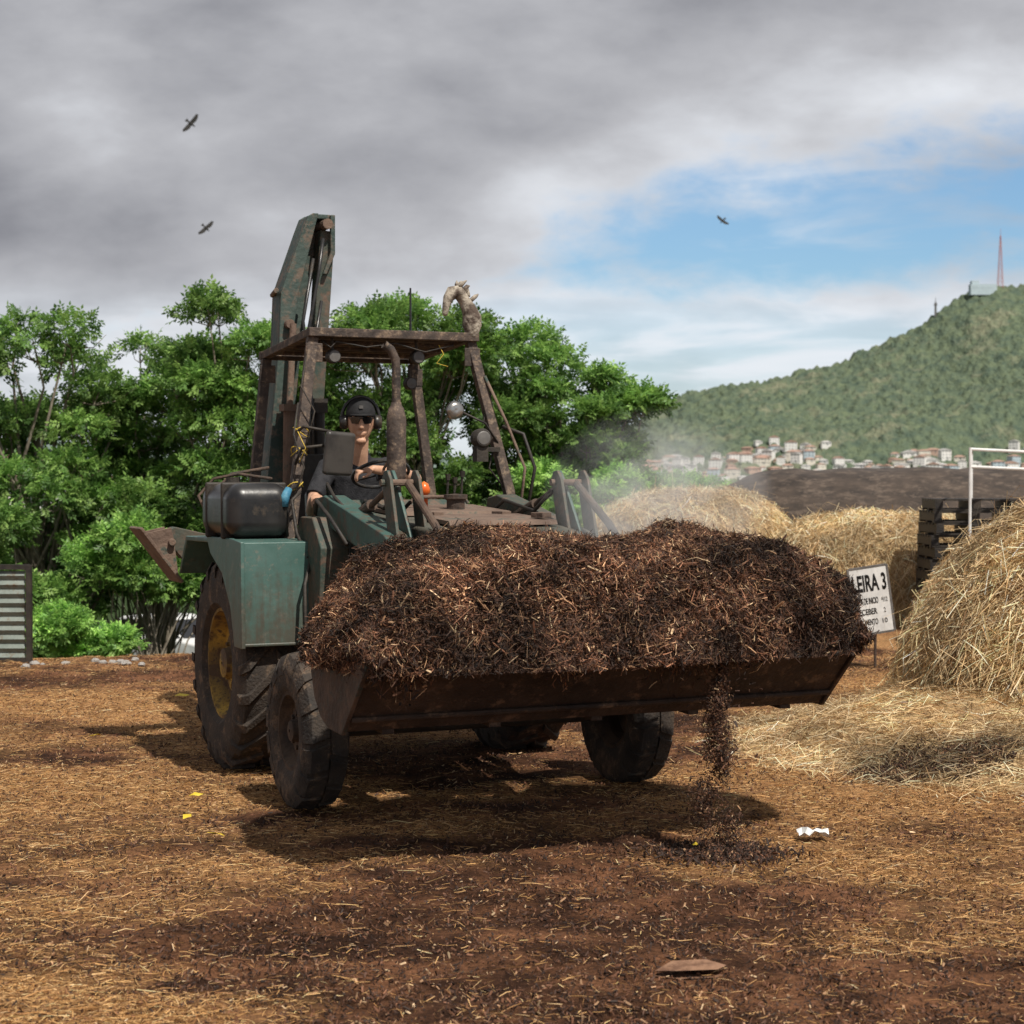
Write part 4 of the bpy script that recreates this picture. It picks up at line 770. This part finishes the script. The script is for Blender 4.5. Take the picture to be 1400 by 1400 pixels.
# ------------------------------------------------------------ houses
wm=[mat('house_wall_'+n,c,tuple(x*1.1 for x in c),.4,rough=.9,bump=0) for n,c in(('white',(.72,.70,.67)),('cream',(.64,.59,.51)),('terracotta',(.42,.29,.23)),('grey',(.54,.53,.52)),('blue',(.42,.50,.54)))]
rm=[mat('clay_roof',(.30,.18,.14),(.40,.26,.20),.5,rough=.9,bump=0),mat('fibre_roof',(.36,.35,.34),(.50,.48,.46),.5,rough=.9,bump=0)]
wi=mat('dark_windows',(.09,.095,.10),(.13,.135,.14),.5,rough=.4,bump=0)
def house(w,d,st,roof,wall,rf):
    b=B();h=st*2.9;b.cm=0;b.box((0,0,h/2-2),(w,d,h+4));
    b.cm=2
    nw=max(2,int(w/2.8))
    for s in range(st):
        for k in range(nw):b.box(((k+.5)*w/nw-w/2,-d/2,s*2.9+1.6),(w/nw*.36,.12,1.1))
        for k in range(2):b.box((-w/2,(k+.5)*d/2-d/2,s*2.9+1.6),(.12,1.2,1.2))
    b.box((w*.1,-d/2,1.05),(.95,.16,2.1));b.cm=1
    if roof=='gable':b.ext([(-w/2-.5,h),(0,h+w*.18),(w/2+.5,h)],-d/2-.5,d/2+.5,'xz')
    elif roof=='hip':
        v=[(-w/2-.5,-d/2-.5,h),(w/2+.5,-d/2-.5,h),(w/2+.5,d/2+.5,h),(-w/2-.5,d/2+.5,h),(-w*.2,0,h+1.6),(w*.2,0,h+1.6)];b._add(v,[(3,2,1,0),(0,1,5,4),(1,2,5),(2,3,4,5),(3,0,4)])
    else:b.box((0,0,h+.15),(w+.6,d+.6,.3));b.box((w*.2,0,h+.9),(2,2,1.2))
    m=b.mesh('house')
    for q in (wall,rf,wi):m.materials.append(q)
    return m
hms=[]
R3=random.Random(5)
for k in range(12):hms.append(house(R3.uniform(8,16),R3.uniform(7,10),R3.choice([1,1,2,2,3]),R3.choice(['gable','hip','flat','hip']),wm[[0,0,1,0,2,3,0,0,4,0,1,0][k]],rm[k%2]))
cnt=0;tries=0;plc=[]
while cnt<215 and tries<40000:
    tries+=1
    px=R3.uniform(885,1420);y_=R3.uniform(1070,1300)
    x_=(px-700)/2400*y_
    z_=h1(x_,y_)
    pyy=650-2400*(z_-1.85)/y_
    if pyy<606 or pyy>668:continue
    if pyy<634 and fbm(np.array(x_*.022),np.array(y_*.03),5,2)<.52:continue
    if any((x_-a)**2+(y_-c)**2<8.**2 for a,c in plc):continue
    plc.append((x_,y_));m_=hms[R3.randrange(12)]
    o=bpy.data.objects.new('house',m_);COL.objects.link(o);o.location=(x_,y_,z_+.8);o.rotation_euler=(0,0,R3.uniform(-.6,.6));s_=R3.uniform(.40,.74);o.scale=(s_,s_,s_)
    o['label']='small pale hillside house with windows';o['category']='house';o['group']='houses at the foot of the hill';cnt+=1
for (px,y_,zt,k,s_) in((20,110,-1.6,0,1),(70,125,-2.2,3,.9),(225,120,-1.2,1,1),(250,140,-1.6,7,.9),(-40,100,-2,5,1.),(150,150,-2,9,1)):
    m_=hms[k];o=bpy.data.objects.new('house',m_);COL.objects.link(o);h_=max(v.co.z for v in m_.vertices);x_=(px-700)/2400*y_
    gz=float(ground_z(np.array(x_),np.array(float(y_))))
    o.location=(x_,y_,gz);o.rotation_euler=(0,0,.2);o.scale=(s_,s_,s_*max(.8,(zt-gz)/h_));o['label']='pale town building seen between the trees';o['category']='house';o['group']='town buildings behind the trees'
X0,Y0=(1366-700)/2400*1500,1500
b=B();hh=46;z0=160
for sx,sy in((-1,-1),(1,-1),(1,1),(-1,1)):b.beam((sx*2.4,sy*2.4,-3),(sx*.3,sy*.3,hh),.28,.28)
for k in range(13):
    t0=k/13;t1=(k+1)/13;r0=2.4-2.1*t0;r1=2.4-2.1*t1
    cs=[(-1,-1),(1,-1),(1,1),(-1,1)]
    for q in range(4):
        a=cs[q];c=cs[(q+1)%4];b.beam((a[0]*r0,a[1]*r0,t0*hh),(c[0]*r1,c[1]*r1,t1*hh),.13,.13);b.beam((a[0]*r0,a[1]*r0,t0*hh),(c[0]*r0,c[1]*r0,t0*hh),.13,.13)
b.tube([(0,0,hh),(0,0,hh+6)],.15,6);b.obj('radio_tower',mat('red_tower_paint',(.40,.09,.06),(.45,.18,.14),.15,rough=.7,bump=0),loc=(X0,Y0,z0),label='red lattice radio tower on the hilltop',category='tower')
b=B();b.beam((0,0,-3),(0,0,12),1.6,1.6);b.beam((0,0,12),(0,0,16),.4,.4);b.box((0,0,10),(2.6,2.6,.8));b.obj('antenna_mast',M['mirrorback'],loc=((1276-700)/2400*1500,1495,137),label='short grey antenna mast on the ridge',category='tower')
b=B();b.cm=0;b.box((0,0,0),(22,8,9));b.box((-7,0,6),(6,6,3))
b.cm=1
for k in range(6):b.box((-8.5+k*3.2,-4.05,2),(1.4,.2,1.4))
o=b.obj('hilltop_building',[wm[4],wi],loc=((1340-700)/2400*1495,1490,159),label='pale blue building on top of the hill',category='building')
# ------------------------------------------------------------ birds
bmat=mat('black_feathers',(.012,.011,.010),(.03,.028,.025),5,rough=.8,bump=0)
def bird(loc,rot,fl):
    b=B();b.tube([(0,-.38,.02),(0,-.30,.03),(0,-.1,0),(0,.12,0),(0,.3,0)],[.03,.05,.10,.09,.03],10,round_=True)
    b._add([(-.05,.25,0),(.05,.25,0),(.14,.52,.0),(-.14,.52,.0)],[(0,1,2,3)])
    for s in(-1,1):
        pts=[(.05,-.12),(.35,-.22),(.62,-.16),(.88,.0),(.80,.04),(.86,.09),(.76,.10),(.80,.16),(.66,.14),(.4,.15),(.05,.18)]
        b._add([(s*p[0],p[1],fl*p[0]-.15*p[0]**2) for p in pts],[tuple(range(len(pts)))])
    o=b.obj('flying_bird',bmat,None,0,loc=loc,label='dark vulture gliding with spread wings',category='bird',group='vultures circling in the sky');o.rotation_euler=rot;return o
o_=bird(((263-700)/2400*150,150,1.85+479/2400*150),(math.radians(70),math.radians(-50),math.radians(10)),.25);o_.scale=(1.15,)*3
bird(((283-700)/2400*150,150,1.85+337/2400*150),(math.radians(65),math.radians(-42),math.radians(20)),.2)
bird(((987-700)/2400*200,200,1.85+347/2400*200),(math.radians(60),math.radians(38),math.radians(-20)),.3)
# ------------------------------------------------------------ steam
m=bpy.data.materials.new('steam');m.use_nodes=True;nt=m.node_tree;N=nt.nodes;L=nt.links;N.clear()
out=N.new('ShaderNodeOutputMaterial');pv=N.new('ShaderNodeVolumeScatter');pv.inputs['Color'].default_value=(1,1,1,1);pv.inputs['Anisotropy'].default_value=-.3;L.new(pv.outputs[0],out.inputs['Volume'])
tc=N.new('ShaderNodeTexCoord');n1=N.new('ShaderNodeTexNoise');n1.inputs['Scale'].default_value=1.9;n1.inputs['Detail'].default_value=3.5;n1.inputs['Distortion'].default_value=1.0;L.new(tc.outputs['Object'],n1.inputs['Vector'])
ln=N.new('ShaderNodeVectorMath');ln.operation='LENGTH';L.new(tc.outputs['Object'],ln.inputs[0])
fo_=N.new('ShaderNodeMapRange');fo_.inputs[1].default_value=1.;fo_.inputs[2].default_value=.1;fo_.inputs[3].default_value=0;fo_.inputs[4].default_value=1;L.new(ln.outputs['Value'],fo_.inputs[0])
nr=N.new('ShaderNodeMapRange');nr.inputs[1].default_value=.40;nr.inputs[2].default_value=.72;nr.inputs[3].default_value=0;nr.inputs[4].default_value=5.5;L.new(n1.outputs['Fac'],nr.inputs[0])
mu=N.new('ShaderNodeMath');mu.operation='MULTIPLY';L.new(fo_.outputs[0],mu.inputs[0]);L.new(nr.outputs[0],mu.inputs[1]);L.new(mu.outputs[0],pv.inputs['Density'])
b=B();S0=Vector((0,0,0));ell(b,(0,0,0),(1,1,1),n=20,m=12);so=b.obj('steam',m,None,0,True,loc=(.80,9.6,1.70),kind='stuff');so.scale=(.66,.42,.54)
# ------------------------------------------------------------ world, sun, camera
w=bpy.data.worlds.new('World');sc.world=w;w.use_nodes=True;nt=w.node_tree;N=nt.nodes;L=nt.links;N.clear()
out=N.new('ShaderNodeOutputWorld')
sun_dir=Vector((.42,-.62,0)).normalized();el=math.radians(56)
sky=N.new('ShaderNodeTexSky');sky.sky_type='NISHITA';sky.sun_disc=False;sky.sun_elevation=el;sky.sun_rotation=math.atan2(sun_dir.x,sun_dir.y)
tint=N.new('ShaderNodeMix');tint.data_type='RGBA';tint.blend_type='MULTIPLY';tint.inputs[0].default_value=1;L.new(sky.outputs[0],tint.inputs[6]);tint.inputs[7].default_value=(.76,.98,1.14,1)
bs=N.new('ShaderNodeBackground');bs.inputs['Strength'].default_value=.115;L.new(tint.outputs[2],bs.inputs['Color'])
tc=N.new('ShaderNodeTexCoord');sx=N.new('ShaderNodeSeparateXYZ');L.new(tc.outputs['Generated'],sx.inputs[0])
def mth(op,a,b_=None,c_=None,clamp=False):
    n=N.new('ShaderNodeMath');n.operation=op;n.use_clamp=clamp
    for i,v in enumerate((a,b_,c_)):
        if v is None:continue
        if isinstance(v,(int,float)):n.inputs[i].default_value=v
        else:L.new(v,n.inputs[i])
    return n.outputs[0]
def mrange(v,a,b_,c_=0,d=1,sm=True):
    n=N.new('ShaderNodeMapRange');n.interpolation_type='SMOOTHSTEP' if sm else 'LINEAR';L.new(v,n.inputs[0])
    for i,q in enumerate((a,b_,c_,d)):n.inputs[i+1].default_value=q
    return n.outputs[0]
yy=mth('MAXIMUM',mth('ABSOLUTE',sx.outputs['Y']),.15);u=mth('DIVIDE',sx.outputs['X'],yy);v=mth('DIVIDE',sx.outputs['Z'],yy)
cb=N.new('ShaderNodeCombineXYZ');L.new(u,cb.inputs[0]);L.new(mth('MULTIPLY',v,2.0),cb.inputs[1])
def noise(scale,det,off,dist=.3,rough=.55,sc_=(1,1,1)):
    mp=N.new('ShaderNodeMapping');mp.inputs['Location'].default_value=off;mp.inputs['Scale'].default_value=sc_;L.new(cb.outputs[0],mp.inputs[0])
    n=N.new('ShaderNodeTexNoise');n.inputs['Scale'].default_value=scale;n.inputs['Detail'].default_value=det;n.inputs['Distortion'].default_value=dist;n.inputs['Roughness'].default_value=rough;L.new(mp.outputs[0],n.inputs['Vector']);return n.outputs['Fac']
n1=noise(9,8,(1.3,.4,0),.1,.5);n2=noise(4.5,6,(3.1,1.7,.0),.1,.5);n3=noise(24,8,(.3,5.,1),.2,.6);n4=noise(7,6,(2.3,.9,0),.4,.5,(1,2.6,1))
dv=mth('SUBTRACT',v,mth('MULTIPLY_ADD',u,.15,.114))
hw=mrange(u,-.05,.10,-.012,.042)
e=mth('SUBTRACT',hw,mth('ABSOLUTE',dv));e=mth('ADD',e,mth('MULTIPLY',mth('SUBTRACT',n1,.5),.075));e=mth('ADD',e,mth('MULTIPLY',mth('SUBTRACT',n3,.5),.05))
blue=mth('MULTIPLY',mrange(e,-.014,.028),.97)
blue=mth('MULTIPLY',blue,mrange(n4,.72,.52,.55,1))
low=mth('MULTIPLY',mrange(v,.125,.075,0,1),mrange(n4,.60,.42,.10,.60));blue=mth('MAXIMUM',blue,mth('MULTIPLY',low,mrange(u,-.14,.05,.15,.85)))
br=mrange(v,.27,.06,.26,.74,False);br=mth('ADD',br,mth('MULTIPLY',mth('SUBTRACT',n2,.5),1.35));br=mth('ADD',br,mth('MULTIPLY',mth('SUBTRACT',n1,.5),.75));br=mth('ADD',br,mth('MULTIPLY',mth('SUBTRACT',n3,.5),.22));br=mth('ADD',br,mrange(u,-.25,.15,-.04,.16))
dk=mth('MULTIPLY',mrange(mth('ABSOLUTE',mth('SUBTRACT',v,.155)),.06,.0,0,1),mrange(u,.02,-.15,0,1));br=mth('SUBTRACT',br,mth('MULTIPLY',dk,.22))
br=mth('ADD',br,mth('MULTIPLY',mrange(v,.12,.08,0,.30),mrange(n4,.35,.6,.1,1.)));br=mth('ADD',br,.02,clamp=True)
cr=N.new('ShaderNodeValToRGB');cr.color_ramp.elements[0].position=0;cr.color_ramp.elements[0].color=(.24,.245,.275,1);cr.color_ramp.elements[1].position=1;cr.color_ramp.elements[1].color=(.84,.87,.92,1)
q=cr.color_ramp.elements.new(.5);q.color=(.49,.495,.525,1);L.new(br,cr.inputs[0])
bc=N.new('ShaderNodeBackground');L.new(cr.outputs[0],bc.inputs['Color']);bc.inputs['Strength'].default_value=1.0
mx=N.new('ShaderNodeMixShader');L.new(blue,mx.inputs[0]);L.new(bc.outputs[0],mx.inputs[1]);L.new(bs.outputs[0],mx.inputs[2]);L.new(mx.outputs[0],out.inputs[0])
sl=bpy.data.lights.new('sun','SUN');sl.energy=5.0;sl.angle=math.radians(.6);sl.color=(1,.94,.85);so=bpy.data.objects.new('sun',sl);COL.objects.link(so)
dirv=Vector((sun_dir.x*math.cos(el),sun_dir.y*math.cos(el),math.sin(el)));so.rotation_euler=dirv.to_track_quat('Z','Y').to_euler();so.location=(0,0,20)
cam=bpy.data.cameras.new('camera');cam.sensor_width=36;cam.lens=61.7;cam.clip_end=12000;cam.clip_start=.1
cam.dof.use_dof=True;cam.dof.focus_distance=9.8;cam.dof.aperture_fstop=4.5
co=bpy.data.objects.new('camera',cam);COL.objects.link(co);co.location=(0,0,1.85);co.rotation_euler=(math.radians(90-1.19),0,0);sc.camera=co
sc.view_settings.view_transform='Standard';sc.view_settings.look='None';sc.view_settings.exposure=0
